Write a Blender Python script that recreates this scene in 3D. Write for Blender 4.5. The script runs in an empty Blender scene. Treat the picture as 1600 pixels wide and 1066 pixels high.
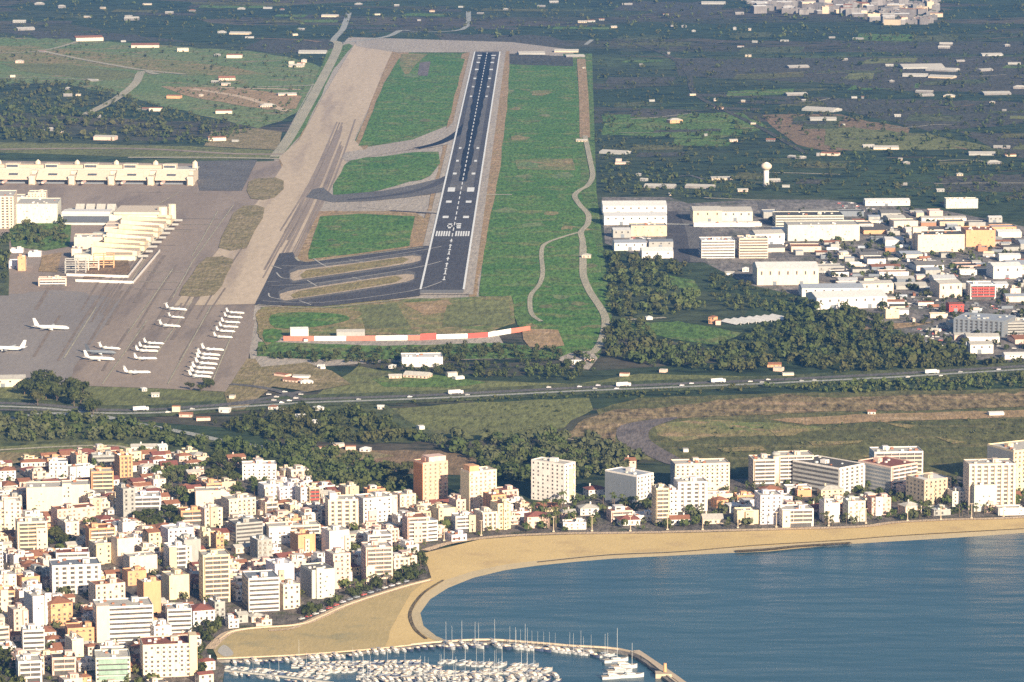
import bpy, math, random
import numpy as np
from mathutils import Vector, geometry

random.seed(11)
rng = np.random.default_rng(11)
scene = bpy.context.scene
COL = scene.collection
PI = math.pi

# ------------------------------------------------------------------ camera
F, HC, HOR, CX, CY = 6290.0, 590.0, -440.0, 800.0, 533.0
TH = math.atan((CY - HOR) / F)
CT, ST = math.cos(TH), math.sin(TH)
cam_d = bpy.data.cameras.new("camera")
cam = bpy.data.objects.new("camera", cam_d)
COL.objects.link(cam)
cam.location = (0, 0, HC)
cam.rotation_euler = (PI / 2 - TH, 0, 0)
cam_d.sensor_width = 36
cam_d.lens = 36 * F / 1600
cam_d.clip_start = 5
cam_d.clip_end = 40000
scene.camera = cam

# ------------------------------------------------------------------ sky, sun, exposure
SUN_EL, SUN_AZ = math.radians(20), math.radians(24)
world = bpy.data.worlds.new("World")
scene.world = world
world.use_nodes = True
wn = world.node_tree
wn.nodes.clear()
wo = wn.nodes.new("ShaderNodeOutputWorld")
bg = wn.nodes.new("ShaderNodeBackground")
sk = wn.nodes.new("ShaderNodeTexSky")
sk.sky_type = 'NISHITA'
sk.sun_disc = False
sk.sun_elevation = SUN_EL
sk.sun_rotation = PI - SUN_AZ
sk.altitude = 0
bg.inputs[1].default_value = 0.058
wn.links.new(sk.outputs[0], bg.inputs[0])
wn.links.new(bg.outputs[0], wo.inputs[0])
sd = bpy.data.lights.new("sun", 'SUN')
sd.energy = 5.0
sd.angle = math.radians(0.5)
sd.color = (1.0, 0.84, 0.62)
so = bpy.data.objects.new("sun", sd)
COL.objects.link(so)
sv = Vector((math.sin(SUN_AZ) * math.cos(SUN_EL), -math.cos(SUN_AZ) * math.cos(SUN_EL), math.sin(SUN_EL)))
so.rotation_euler = (-sv).to_track_quat('-Z', 'Y').to_euler()
so.location = (500, -500, 900)
vs = scene.view_settings
vs.view_transform = 'Standard'
vs.look = 'None'
vs.gamma = 1
vs.exposure = 1.0
vs.use_curve_mapping = False
scene.cycles.volume_bounces = 0
scene.cycles.use_denoising = False
scene.cycles.max_bounces = 5
scene.cycles.diffuse_bounces = 3
HAZE_DENSITY = 3.0e-5
HAZE_COLOR = (0.12, 0.37, 0.95, 1)

# ------------------------------------------------------------------ photo geometry: a pixel of the 1600 px photo to a point of the plain
def G(u, v, z=0.0):
    dx, dy = (u - CX) / F, (CY - v) / F
    t = (HC - z) / (ST - dy * CT)
    return Vector((dx * t, (CT + dy * ST) * t, z))

def P(x, y, z=0.0):
    zc = y * CT + (HC - z) * ST
    yc = y * ST - (HC - z) * CT
    return CX + F * x / zc, CY - F * yc / zc

def zat(x, y, v):
    k = (CY - v) / F
    return HC - y * (ST - k * CT) / (CT + k * ST)

def ppm(v):                                    # photo pixels per metre at ground row v
    return (v + 440) / HC

# ------------------------------------------------------------------ materials
def nd(nt, t, **kw):
    n = nt.nodes.new(t)
    for k, v in kw.items():
        setattr(n, k, v)
    return n

def mixc(nt, a, b, fac, mode='MIX'):
    n = nd(nt, 'ShaderNodeMix', data_type='RGBA', blend_type=mode)
    for s, v in ((6, a), (7, b), (0, fac)):
        if hasattr(v, 'is_output'):
            nt.links.new(v, n.inputs[s])
        elif s == 0:
            n.inputs[0].default_value = v
        else:
            n.inputs[s].default_value = (*v[:3], 1)
    return n.outputs[2]

def noise(nt, vec, scale, detail=3, rough=.6, lo=.35, hi=.65):
    n = nd(nt, 'ShaderNodeTexNoise')
    n.inputs['Scale'].default_value = scale
    n.inputs['Detail'].default_value = detail
    n.inputs['Roughness'].default_value = rough
    nt.links.new(vec, n.inputs['Vector'])
    m = nd(nt, 'ShaderNodeMapRange')
    m.inputs[1].default_value, m.inputs[2].default_value = lo, hi
    nt.links.new(n.outputs[0], m.inputs[0])
    return m.outputs[0]

def base(name, rough=.9, spec=.2):
    m = bpy.data.materials.new(name)
    m.use_nodes = True
    nt = m.node_tree
    b = nt.nodes['Principled BSDF']
    b.inputs['Roughness'].default_value = rough
    b.inputs['Specular IOR Level'].default_value = spec
    geo = nd(nt, 'ShaderNodeNewGeometry')
    return m, nt, b, geo.outputs['Position']

def stretch(nt, pos, sx, sy, rot=0.0, sz=1.0):
    mp = nd(nt, 'ShaderNodeMapping')
    mp.inputs['Scale'].default_value = (sx, sy, sz)
    mp.inputs['Rotation'].default_value = (0, 0, rot)
    nt.links.new(pos, mp.inputs[0])
    return mp.outputs[0]

def sc(c, k):
    return tuple(min(1, x * k) for x in c[:3])

def gmat(name, c1, c2, L=.006, fine=.11, c3=None, streak=None, rough=.95, fvar=.45, bump=.5):
    """ground cover: two or three colours in patches, fine grain on top"""
    m, nt, b, pos = base(name, rough, .1)
    v = pos
    if streak:
        v = stretch(nt, pos, *streak)
    col = mixc(nt, c1, c2, noise(nt, v, L, 5, .65))
    if c3:
        col = mixc(nt, col, c3, noise(nt, v, L * 2.7, 4, .6, .52, .68))
    f = noise(nt, stretch(nt, pos, 1, .24, -.16), fine * 2.2, 3, .7, .3, .7)
    g = nd(nt, 'ShaderNodeMapRange')
    g.inputs[3].default_value, g.inputs[4].default_value = 1 - fvar, 1 + fvar
    nt.links.new(f, g.inputs[0])
    cc = nd(nt, 'ShaderNodeCombineColor')
    for i in range(3):
        nt.links.new(g.outputs[0], cc.inputs[i])
    col = mixc(nt, col, cc.outputs[0], 1.0, 'MULTIPLY')
    nt.links.new(col, b.inputs['Base Color'])
    bp = nd(nt, 'ShaderNodeBump')
    bp.inputs['Strength'].default_value = bump
    bp.inputs['Distance'].default_value = 1.2
    nt.links.new(f, bp.inputs['Height'])
    nt.links.new(bp.outputs[0], b.inputs['Normal'])
    return m

def omat(name, c, rough=.8, var=.12, scale=.35, ob=.14, spec=.3, metal=0.0):
    """surface of a built thing: weathering streaks plus a little difference from one to the next"""
    m, nt, b, pos = base(name, rough, spec)
    b.inputs['Metallic'].default_value = metal
    v = stretch(nt, pos, 1, 1, 0, .35)
    col = mixc(nt, sc(c, 1 - var), sc(c, 1 + var), noise(nt, v, scale, 4, .7))
    if ob:
        oi = nd(nt, 'ShaderNodeObjectInfo')
        col = mixc(nt, mixc(nt, col, sc(c, 1 - ob), .55), col, oi.outputs['Random'])
    nt.links.new(col, b.inputs['Base Color'])
    return m

M = {}
for k, c in dict(white=(.73, .675, .63), cream=(.71, .575, .455), yellow=(.75, .60, .39), orange=(.64, .35, .19), pink=(.71, .50, .41),
                 lilac=(.70, .64, .68), grey=(.37, .36, .34), beige=(.56, .45, .33), pale=(.60, .58, .49), dark=(.09, .10, .12),
                 red=(.55, .09, .07), signred=(.56, .17, .12), bright=(.76, .74, .71), hull=(.52, .52, .52), teak=(.42, .36, .29), navy=(.06, .08, .15), ochre=(.50, .21, .075), terrapink=(.70, .44, .32), green=(.50, .58, .46), slate=(.20, .22, .25), brick=(.40, .20, .12)).items():
    M[k] = omat("plaster_" + k, c)
for k, c in dict(tile=(.30, .135, .08), roofgrey=(.20, .19, .18), roofpale=(.50, .47, .42), roofred=(.24, .09, .07), roofdark=(.10, .095, .09),
                 roofwhite=(.72, .70, .67), metalroof=(.62, .62, .62), bluegrey=(.34, .37, .42)).items():
    M[k] = omat("roofing_" + k, c, .9, .2, .5, .2)
M['glass'] = omat("window_glass", (.105, .10, .098), .3, .3, .4, .35, .4)
M['shutter'] = omat("shutter", (.24, .20, .16), .8)
M['greenglass'] = omat("green_glass", (.30, .42, .34), .3, .25, .3)
M['metal'] = omat("painted_metal", (.62, .62, .60), .5)
M['asphalt_new'] = gmat("new_asphalt", (.078, .072, .075), (.10, .094, .096), .02, .15, fvar=.22)
M['asphalt'] = gmat("worn_asphalt", (.13, .12, .115), (.17, .16, .15), .02, .15, fvar=.2)
M['street'] = gmat("street_surface", (.115, .10, .09), (.20, .175, .15), .03, .12, c3=(.075, .085, .045), fvar=.4)
M['yard'] = gmat("yard_surface", (.16, .145, .135), (.27, .24, .215), .012, .06, c3=(.10, .105, .07), fvar=.5)
M['motorway'] = gmat("motorway_surface", (.33, .33, .30), (.40, .40, .36), .01, .2, fvar=.1)
M['path'] = gmat("gravel_path", (.36, .33, .24), (.46, .41, .30), .01, .2, fvar=.15)
M['terracream'] = omat("terminal_cream", (.67, .56, .43), .8, .15)
M['terrayellow'] = omat("terminal_yellow", (.70, .56, .37), .8, .15)
M['farwall'] = omat("far_wall", (.22, .20, .195), .9, .3, .1, .5)
M['farwall2'] = omat("far_pale_wall", (.27, .25, .24), .9, .3, .1, .5)
M['paint'] = omat("white_road_paint", (.78, .78, .76), .7, .12, .2, 0)
M['sandpath'] = gmat("promenade_paving", (.56, .42, .28), (.64, .49, .34), .02, .3, fvar=.1)
# apron: concrete with long wear streaks along the taxi lines
M['apron'] = gmat("apron_concrete", (.285, .225, .18), (.35, .28, .225), .012, .09, c3=(.225, .18, .15), streak=(1, .12, -.28), fvar=.1, bump=.1)
M['apron_blue'] = gmat("apron_blue_concrete", (.25, .22, .20), (.305, .268, .24), .008, .12, streak=(1, .2, -.28), fvar=.1, bump=.1)
M['taxi'] = gmat("taxiway_concrete", (.49, .39, .28), (.57, .455, .335), .010, .07, c3=(.40, .315, .24), streak=(1, .07, -.31), fvar=.12, bump=.1)
M['shoulder'] = gmat("runway_shoulder", (.36, .31, .26), (.44, .385, .32), .01, .1, streak=(1, .15, -.15), fvar=.2)
M['rubber'] = gmat("tyre_rubber", (.012, .014, .02), (.03, .032, .04), .03, .2, streak=(1, .1, -.15), fvar=.3)
M['turf'] = gmat("mown_turf", (.070, .158, .030), (.115, .200, .044), .010, .11, c3=(.185, .205, .068), fvar=.55)
M['turf_far'] = gmat("far_turf", (.085, .155, .035), (.13, .19, .05), .008, .09, c3=(.19, .19, .075), fvar=.6)
M['drygrass'] = gmat("dry_grass", (.28, .215, .10), (.15, .19, .06), .018, .09, c3=(.36, .25, .14), fvar=.4)
M['wear'] = gmat("worn_concrete", (.225, .178, .142), (.265, .21, .165), .02, .1, fvar=.2, bump=.05)
M['verge_rim'] = gmat("pinkish_kerb_soil", (.50, .40, .30), (.42, .33, .23), .03, .1, fvar=.15)
M['redsoil'] = gmat("bare_red_soil", (.38, .25, .14), (.30, .22, .11), .02, .1, c3=(.44, .32, .20), fvar=.3)
M['island'] = gmat("verge_island", (.30, .235, .10), (.22, .19, .08), .03, .15, c3=(.36, .26, .15), fvar=.35)
M['islandbrown'] = gmat("worn_island", (.30, .235, .13), (.20, .17, .075), .03, .12, c3=(.36, .28, .17), fvar=.35)
M['field_olive'] = gmat("olive_field", (.155, .165, .062), (.20, .205, .08), .008, .09, c3=(.13, .13, .06), streak=(.5, 1.4, .1), fvar=.4)
M['field_dark'] = gmat("marsh_field", (.095, .10, .038), (.14, .135, .052), .012, .08, c3=(.19, .165, .075), streak=(.4, 1.6, .05), fvar=.5)
M['reed'] = gmat("brown_reeds", (.245, .18, .095), (.185, .145, .07), .012, .07, c3=(.36, .25, .15), streak=(.35, 1.8, .05), fvar=.8)
M['greybed'] = gmat("grey_river_bed", (.16, .135, .125), (.20, .17, .155), .02, .1, c3=(.12, .105, .10), fvar=.3)
M['field_green'] = gmat("green_field", (.13, .195, .065), (.185, .22, .09), .006, .08, c3=(.27, .22, .12), fvar=.4)
M['field_brown'] = gmat("ploughed_field", (.25, .165, .10), (.20, .15, .085), .012, .09, fvar=.35)
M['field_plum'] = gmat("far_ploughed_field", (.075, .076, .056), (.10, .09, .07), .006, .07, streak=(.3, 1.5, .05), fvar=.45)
M['scrub'] = gmat("scrub_ground", (.075, .095, .04), (.12, .125, .055), .012, .06, c3=(.05, .065, .03), fvar=.5)
M['sand'] = gmat("beach_sand", (.62, .455, .21), (.68, .505, .24), .012, .25, c3=(.55, .40, .20), fvar=.06, bump=.06)
M['sand_green'] = gmat("damp_sand", (.44, .345, .17), (.52, .40, .20), .015, .2, c3=(.35, .30, .17), fvar=.09, bump=.08)
M['wetsand'] = gmat("wet_sand", (.54, .43, .26), (.48, .39, .24), .02, .2, rough=.6, fvar=.07, bump=.05)
M['weed'] = gmat("sea_weed_line", (.12, .09, .055), (.19, .15, .09), .03, .25, fvar=.4)

def ground_mat():
    m, nt, b, pos = base("countryside", .95, .1)
    warp = noise(nt, pos, .004, 2)
    v = stretch(nt, pos, .55, 1.0, .35)
    vo = nd(nt, 'ShaderNodeTexVoronoi')
    vo.inputs['Scale'].default_value = .0042
    vo.inputs['Randomness'].default_value = .8
    nt.links.new(v, vo.inputs['Vector'])
    cr = nd(nt, 'ShaderNodeValToRGB')
    cr.color_ramp.interpolation = 'CONSTANT'
    e = cr.color_ramp.elements
    e[0].position, e[0].color = 0, (.050, .075, .034, 1)
    e[1].position, e[1].color = .22, (.075, .090, .044, 1)
    for p_, c_ in ((.42, (.042, .064, .030)), (.58, (.105, .088, .064)), (.70, (.060, .088, .038)), (.84, (.125, .105, .070)), (.93, (.10, .13, .055))):
        x = e.new(p_)
        x.color = (*c_, 1)
    sep = nd(nt, 'ShaderNodeSeparateColor')
    nt.links.new(vo.outputs['Color'], sep.inputs[0])
    nt.links.new(sep.outputs[0], cr.inputs[0])
    col = mixc(nt, cr.outputs[0], (.055, .07, .035), noise(nt, pos, .003, 4, .6, .4, .7))
    f = noise(nt, pos, .05, 4, .75, .3, .7)
    col = mixc(nt, col, (.018, .030, .016), noise(nt, stretch(nt, pos, .5, 1.2, .1), .03, 4, .75, .52, .6))
    g = nd(nt, 'ShaderNodeMapRange')
    g.inputs[3].default_value, g.inputs[4].default_value = .55, 1.45
    nt.links.new(f, g.inputs[0])
    cc = nd(nt, 'ShaderNodeCombineColor')
    for i in range(3):
        nt.links.new(g.outputs[0], cc.inputs[i])
    col = mixc(nt, col, cc.outputs[0], 1.0, 'MULTIPLY')
    nt.links.new(col, b.inputs['Base Color'])
    return m
M['ground'] = ground_mat()

def sea_mat():
    m, nt, b, pos = base("sea_water", .3, .5)
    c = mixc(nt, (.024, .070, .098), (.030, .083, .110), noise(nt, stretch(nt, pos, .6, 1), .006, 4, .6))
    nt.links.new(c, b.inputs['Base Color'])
    b.inputs['IOR'].default_value = 1.33
    h1 = noise(nt, stretch(nt, pos, .45, 1.25, -.12), .045, 2, .45, .25, .75)
    h2 = noise(nt, stretch(nt, pos, .3, 1.2, -.05), .013, 2, .5, .25, .75)
    ad = nd(nt, 'ShaderNodeMath', operation='MULTIPLY_ADD')
    nt.links.new(h2, ad.inputs[0])
    ad.inputs[1].default_value = 2.2
    nt.links.new(h1, ad.inputs[2])
    bp = nd(nt, 'ShaderNodeBump')
    bp.inputs['Strength'].default_value = .2
    bp.inputs['Distance'].default_value = 2.6
    nt.links.new(ad.outputs[0], bp.inputs['Height'])
    nt.links.new(bp.outputs[0], b.inputs['Normal'])
    return m
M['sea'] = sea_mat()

def leaf_mat(name, c1, c2, c3):
    m, nt, b, pos = base(name, .8, .15)
    col = mixc(nt, c1, c2, noise(nt, pos, .25, 3, .7))
    col = mixc(nt, col, c3, noise(nt, pos, .02, 3, .6, .45, .7))
    oi = nd(nt, 'ShaderNodeObjectInfo')
    col = mixc(nt, mixc(nt, col, sc(c1, .7), .6), col, oi.outputs['Random'])
    nt.links.new(col, b.inputs['Base Color'])
    return m
M['leaf'] = leaf_mat("dark_foliage", (.038, .050, .016), (.092, .102, .030), (.10, .092, .036))
M['leaf2'] = leaf_mat("green_foliage", (.058, .082, .024), (.115, .14, .042), (.12, .115, .042))
M['leaf3'] = leaf_mat("olive_foliage", (.085, .095, .042), (.12, .125, .055), (.10, .105, .05))
M['bark'] = omat("bark", (.14, .105, .075), .9, .3, 1.0)

# ------------------------------------------------------------------ mesh helpers
class MB:
    def __init__(s):
        s.v, s.f = [], []
    def quad(s, *p):
        i = len(s.v)
        s.v += [tuple(x) for x in p]
        s.f.append(tuple(range(i, i + len(p))))
    def box(s, x0, x1, y0, y1, z0, z1):
        i = len(s.v)
        s.v += [(x0, y0, z0), (x1, y0, z0), (x1, y1, z0), (x0, y1, z0), (x0, y0, z1), (x1, y0, z1), (x1, y1, z1), (x0, y1, z1)]
        s.f += [tuple(i + k for k in q) for q in ((0, 1, 5, 4), (1, 2, 6, 5), (2, 3, 7, 6), (3, 0, 4, 7), (4, 5, 6, 7), (3, 2, 1, 0))]
        return s
    def gable(s, x0, x1, y0, y1, z0, z1):        # ridge along x
        i = len(s.v)
        ym = (y0 + y1) / 2
        s.v += [(x0, y0, z0), (x1, y0, z0), (x1, y1, z0), (x0, y1, z0), (x0, ym, z1), (x1, ym, z1)]
        s.f += [tuple(i + k for k in q) for q in ((0, 1, 5, 4), (2, 3, 4, 5), (0, 4, 3), (1, 2, 5), (3, 2, 1, 0))]
        return s
    def hip(s, x0, x1, y0, y1, z0, z1):
        i = len(s.v)
        ym = (y0 + y1) / 2
        k = min((y1 - y0) / 2, (x1 - x0) / 2 - .1)
        s.v += [(x0, y0, z0), (x1, y0, z0), (x1, y1, z0), (x0, y1, z0), (x0 + k, ym, z1), (x1 - k, ym, z1)]
        s.f += [tuple(i + k for k in q) for q in ((0, 1, 5, 4), (2, 3, 4, 5), (0, 4, 3), (1, 2, 5), (3, 2, 1, 0))]
        return s
    def tube(s, pts, rad, n=6):
        """rings round a path; pts 3-D, rad per point"""
        i0 = len(s.v)
        pts = [Vector(p) for p in pts]
        for j, p in enumerate(pts):
            d = (pts[min(j + 1, len(pts) - 1)] - pts[max(j - 1, 0)]).normalized()
            a = d.cross(Vector((0, 0, 1)) if abs(d.z) < .9 else Vector((1, 0, 0))).normalized()
            b_ = d.cross(a)
            for k in range(n):
                t = 2 * PI * k / n
                s.v.append(tuple(p + (a * math.cos(t) + b_ * math.sin(t)) * rad[j]))
        for j in range(len(pts) - 1):
            for k in range(n):
                q = i0 + j * n
                s.f.append((q + k, q + (k + 1) % n, q + n + (k + 1) % n, q + n + k))
        s.f.append(tuple(i0 + k for k in range(n))[::-1])
        s.f.append(tuple(i0 + (len(pts) - 1) * n + k for k in range(n)))
        return s
    def mesh(s, name, m, smooth=False):
        me = bpy.data.meshes.new(name)
        me.from_pydata(s.v, [], s.f)
        me.materials.append(M[m] if isinstance(m, str) else m)
        if smooth:
            me.polygons.foreach_set('use_smooth', [True] * len(me.polygons))
        me.update()
        return me
    def obj(s, name, m, parent=None, smooth=False, kind=None):
        return link(name, s.mesh(name, m, smooth), parent, kind)

def link(name, me, parent=None, kind=None):
    o = bpy.data.objects.new(name, me)
    COL.objects.link(o)
    if parent is not None:
        o.parent = parent
    if kind:
        o['kind'] = kind
    return o

def tag(o, label, cat, group=None):
    o['label'] = label
    o['category'] = cat
    if group:
        o['group'] = group
    return o

def empty(name, loc, rz=0.0):
    o = bpy.data.objects.new(name, None)
    o.empty_display_size = 1
    COL.objects.link(o)
    o.location = loc
    o.rotation_euler = (0, 0, rz)
    return o

def copy_thing(root, loc, rz=0.0, s=1.0):
    r = root.copy()
    COL.objects.link(r)
    r.location, r.rotation_euler = loc, (0, 0, rz)
    r.scale = (s, s, s) if not isinstance(s, tuple) else s
    for ch in KIDS[root.name]:
        c = ch.copy()
        COL.objects.link(c)
        c.parent = r
        for g in KIDS.get(ch.name, ()):
            d = g.copy()
            COL.objects.link(d)
            d.parent = c
    return r
KIDS = {}

ORD = "first second third fourth fifth sixth seventh eighth ninth tenth eleventh twelfth thirteenth fourteenth fifteenth sixteenth seventeenth eighteenth nineteenth twentieth".split()
TENS = {20: ("twenty", "twentieth"), 30: ("thirty", "thirtieth"), 40: ("forty", "fortieth"), 50: ("fifty", "fiftieth"), 60: ("sixty", "sixtieth"), 70: ("seventy", "seventieth"), 80: ("eighty", "eightieth"), 90: ("ninety", "ninetieth")}
def ordinal(n):                                # 1-based
    if n <= 20:
        return ORD[n - 1]
    t, u = n // 10 * 10, n % 10
    return TENS[t][1] if u == 0 else TENS[t][0] + "-" + ORD[u - 1]
NUM = "no one two three four five six seven eight nine ten eleven twelve thirteen fourteen fifteen".split()

# ------------------------------------------------------------------ flat ground pieces
STEP = 0.12
SEQ = [0]
def tess(pts):
    return [tuple(t) for t in geometry.tessellate_polygon([[Vector((p[0], p[1], 0)) for p in pts]])]

def smooth_loop(px, n=4, closed=True):
    out, N = [], len(px)
    rngj = range(N if closed else N - 1)
    for j in rngj:
        p0, p1, p2, p3 = (px[(j - 1) % N], px[j], px[(j + 1) % N], px[(j + 2) % N])
        if not closed:
            p0 = px[max(j - 1, 0)]
            p3 = px[min(j + 2, N - 1)]
        for k in range(n):
            t = k / n
            out.append(tuple(.5 * (2 * p1[i] + (p2[i] - p0[i]) * t + (2 * p0[i] - 5 * p1[i] + 4 * p2[i] - p3[i]) * t * t + (3 * p1[i] - p0[i] - 3 * p2[i] + p3[i]) * t ** 3) for i in range(2)))
    if not closed:
        out.append(tuple(px[-1]))
    return out

def wobble(px, amp):
    """ragged natural edge: extra points along each side, pushed about a little"""
    out = []
    for j in range(len(px)):
        a, b = px[j], px[(j + 1) % len(px)]
        L = math.hypot(b[0] - a[0], (b[1] - a[1]))
        n = max(1, int(L / 14))
        for k in range(n):
            t = k / n
            out.append((a[0] + (b[0] - a[0]) * t + random.gauss(0, amp), a[1] + (b[1] - a[1]) * t + random.gauss(0, amp * .3)))
    return out

def flat(name, px, mat, layer, z=None, smooth=0, wob=0, kind='structure'):
    if smooth:
        px = smooth_loop(px, smooth)
    if wob:
        px = wobble(px, wob)
    SEQ[0] += 1
    zz = layer * STEP + SEQ[0] * .0004 if z is None else z
    pts = [G(u, v, zz) for u, v in px]
    me = bpy.data.meshes.new(name)
    me.from_pydata([tuple(p) for p in pts], [], tess(pts))
    me.materials.append(M[mat])
    # all faces up
    import bmesh
    bm = bmesh.new()
    bm.from_mesh(me)
    for f in bm.faces:
        if f.normal.z < 0:
            f.normal_flip()
    bm.to_mesh(me)
    bm.free()
    return link(name, me, None, kind)

def ribbon_pts(wp, width):
    L, R = [], []
    for j, p in enumerate(wp):
        d = (wp[min(j + 1, len(wp) - 1)] - wp[max(j - 1, 0)]).normalized()
        n = Vector((-d.y, d.x, 0))
        w = width[j] if isinstance(width, (list, tuple)) else width
        L.append(p + n * w / 2)
        R.append(p - n * w / 2)
    return L, R

def strip(name, px, width, mat, layer, n=5, kind='structure', z=None, offset=0.0):
    SEQ[0] += 1
    zz = layer * STEP + SEQ[0] * .0004 if z is None else z
    sm = smooth_loop(px, n, False) if n > 1 else px
    wp = [G(u, v, zz) for u, v in sm]
    if offset:
        wp = ribbon_pts(wp, offset * 2)[0]
    L, R = ribbon_pts(wp, width)
    b = MB()
    for j in range(len(wp) - 1):
        b.quad(R[j], R[j + 1], L[j + 1], L[j]) if True else None
    o = b.obj(name, mat, None, kind=kind)
    return o

def inside(pt, poly):
    x, y = pt
    r = False
    j = len(poly) - 1
    for i in range(len(poly)):
        xi, yi = poly[i]
        xj, yj = poly[j]
        if (yi > y) != (yj > y) and x < (xj - xi) * (y - yi) / (yj - yi) + xi:
            r = not r
        j = i
    return r

# ================================================================== THE SETTING
def sheet(name, wpts, mat, z, kind='structure'):
    me = bpy.data.meshes.new(name)
    me.from_pydata([(p[0], p[1], z) for p in wpts], [], tess(wpts))
    me.materials.append(M[mat])
    import bmesh
    bm = bmesh.new()
    bm.from_mesh(me)
    for f in bm.faces:
        if f.normal.z < 0:
            f.normal_flip()
    bm.to_mesh(me)
    bm.free()
    return link(name, me, None, kind)

WATERLINE = [(2300, 790), (1800, 819), (1600, 833), (1500, 840), (1400, 846), (1300, 852), (1200, 862), (1060, 868), (960, 873), (900, 878), (840, 884), (790, 891), (740, 903), (700, 919), (672, 937), (657, 958), (662, 978), (682, 994), (706, 1004)]
BERM = [(2300, 783), (1800, 812), (1600, 826), (1500, 833), (1400, 838), (1300, 845), (1200, 853), (1060, 861), (960, 865), (900, 870), (840, 876), (790, 882), (738, 893), (694, 907), (661, 929), (642, 957), (647, 980), (668, 996), (692, 1005)]
JETTY = [(338, 1031), (450, 1026), (560, 1018), (640, 1010), (692, 1005), (760, 1002), (825, 1006), (885, 1011), (985, 1021), (1047, 1063), (1085, 1092)]
BACK = [(2300, 770), (1800, 797), (1600, 809), (1500, 812), (1400, 817), (1340, 825), (1200, 829), (1100, 832), (1000, 834), (900, 835), (810, 838), (750, 843), (700, 851), (664, 862), (668, 884), (674, 903), (640, 912), (600, 925), (540, 945), (500, 963), (465, 976), (400, 980), (360, 986), (338, 999), (326, 1014), (330, 1030)]
sheet("ground", [G(*p) for p in BERM] + [G(u, v) for u, v in JETTY[3::-1]] + [G(345, 1066), G(350, 1250), G(-900, 1300), Vector((-9000, 1500, 0)), Vector((-9000, 12500, 0)), Vector((9000, 12500, 0)), Vector((9000, 5000, 0))], 'ground', 0.0)
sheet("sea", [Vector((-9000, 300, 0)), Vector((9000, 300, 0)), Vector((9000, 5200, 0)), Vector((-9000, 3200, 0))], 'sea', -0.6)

# ---- beach
flat("beach", BACK[:12] + [(655, 866)] + BACK[14:16] + [(640, 912), (560, 960), (540, 1019)] + JETTY[3:4] + BERM[::-1], 'sand', 2)
flat("damp_sand", [(672, 905), (640, 914), (600, 927), (540, 947), (500, 965), (465, 978), (400, 982), (362, 988), (342, 1000), (333, 1015), (340, 1030), (450, 1025), (560, 1017), (600, 1013), (610, 985), (628, 950), (640, 925)], 'sand_green', 3, wob=1.2)
b = MB()
n = len(BERM)
w0 = [G(u, v, 3 * STEP) for u, v in BERM]
w1 = [G(u, v, -.62) for u, v in WATERLINE]
w2 = [G(u, v + 5, -1.6) for u, v in WATERLINE]
for j in range(n - 1):
    b.quad(w0[j], w0[j + 1], w1[j + 1], w1[j])
    b.quad(w1[j], w1[j + 1], w2[j + 1], w2[j])
wet = b.obj("wet_sand", 'wetsand', None, kind='structure')
strip("seaweed_line", [(666, 998), (648, 982), (641, 957), (660, 928), (693, 906)], 2.2, 'weed', 5, n=8)
strip("seaweed_line", [(840, 878), (950, 867), (1060, 862), (1180, 852), (1300, 845), (1420, 836), (1600, 826)], 2.0, 'weed', 5, n=8)
strip("seaweed_bank", [(1150, 861), (1200, 858), (1250, 853), (1330, 848)], 6.0, 'weed', 6, n=6)
flat("salt_pool", [(340, 1018), (348, 1008), (357, 1011), (365, 1022), (352, 1026)], 'roofpale', 4, smooth=3)
# promenade along the top of the sand
PROM = [(672, 906), (640, 914), (600, 926), (540, 946), (500, 964), (466, 976), (400, 981), (362, 987), (342, 999), (328, 1014)]
strip("promenade", PROM, 7, 'sandpath', 5, n=6)
strip("promenade", [(500, 962), (478, 972), (455, 982), (420, 985)], 4, 'sandpath', 6, n=4)
strip("promenade", [(2000, 785), (1600, 808), (1500, 811), (1400, 816), (1340, 823), (1200, 827), (1000, 832), (900, 833), (810, 836), (750, 841), (700, 849), (664, 860)], 7, 'sandpath', 5, n=6)
b = MB()                                         # low wall that holds the promenade
wp = [G(u, v + 2) for u, v in smooth_loop(PROM[:9], 4, False)]
L, R = ribbon_pts(wp, .5)
for j in range(len(wp) - 1):
    for a, c in ((L, R), (R, L)):
        pass
    p, q, r_, s_ = L[j], L[j + 1], R[j + 1], R[j]
    t = Vector((0, 0, 1.3))
    b.quad(p, q, q + t, p + t)
    b.quad(r_, s_, s_ + t, r_ + t)
    b.quad(p + t, q + t, r_ + t, s_ + t)
tag(b.obj("sea_wall", 'beige'), "long low beige wall between the promenade and the damp sand", "wall")

# ---- town ground, roads
TOWN = [(-60, 745), (0, 735), (60, 716), (230, 702), (330, 712), (380, 724), (440, 735), (500, 765), (640, 782), (800, 776), (822, 800), (812, 833), (700, 847), (662, 860), (668, 885), (668, 903), (600, 923), (500, 960), (465, 974), (400, 978), (360, 983), (335, 997), (323, 1012), (328, 1075), (-80, 1090)]
flat("street", TOWN, 'street', 1)
STRIPZONE = [(812, 833), (825, 795), (900, 770), (1000, 762), (1160, 748), (1290, 745), (1440, 730), (1620, 712), (2000, 690), (2000, 784), (1600, 806), (1500, 809), (1400, 814), (1340, 822), (1200, 826), (1000, 831), (900, 832)]
flat("street", STRIPZONE, 'street', 1)
INDUS = [(940, 308), (1045, 308), (1075, 318), (1180, 312), (1290, 312), (1480, 330), (1640, 362), (1640, 570), (1500, 560), (1390, 510), (1250, 462), (1170, 445), (1100, 410), (1000, 400), (945, 380)]
flat("industrial_yard", INDUS, 'yard', 1)
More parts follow.
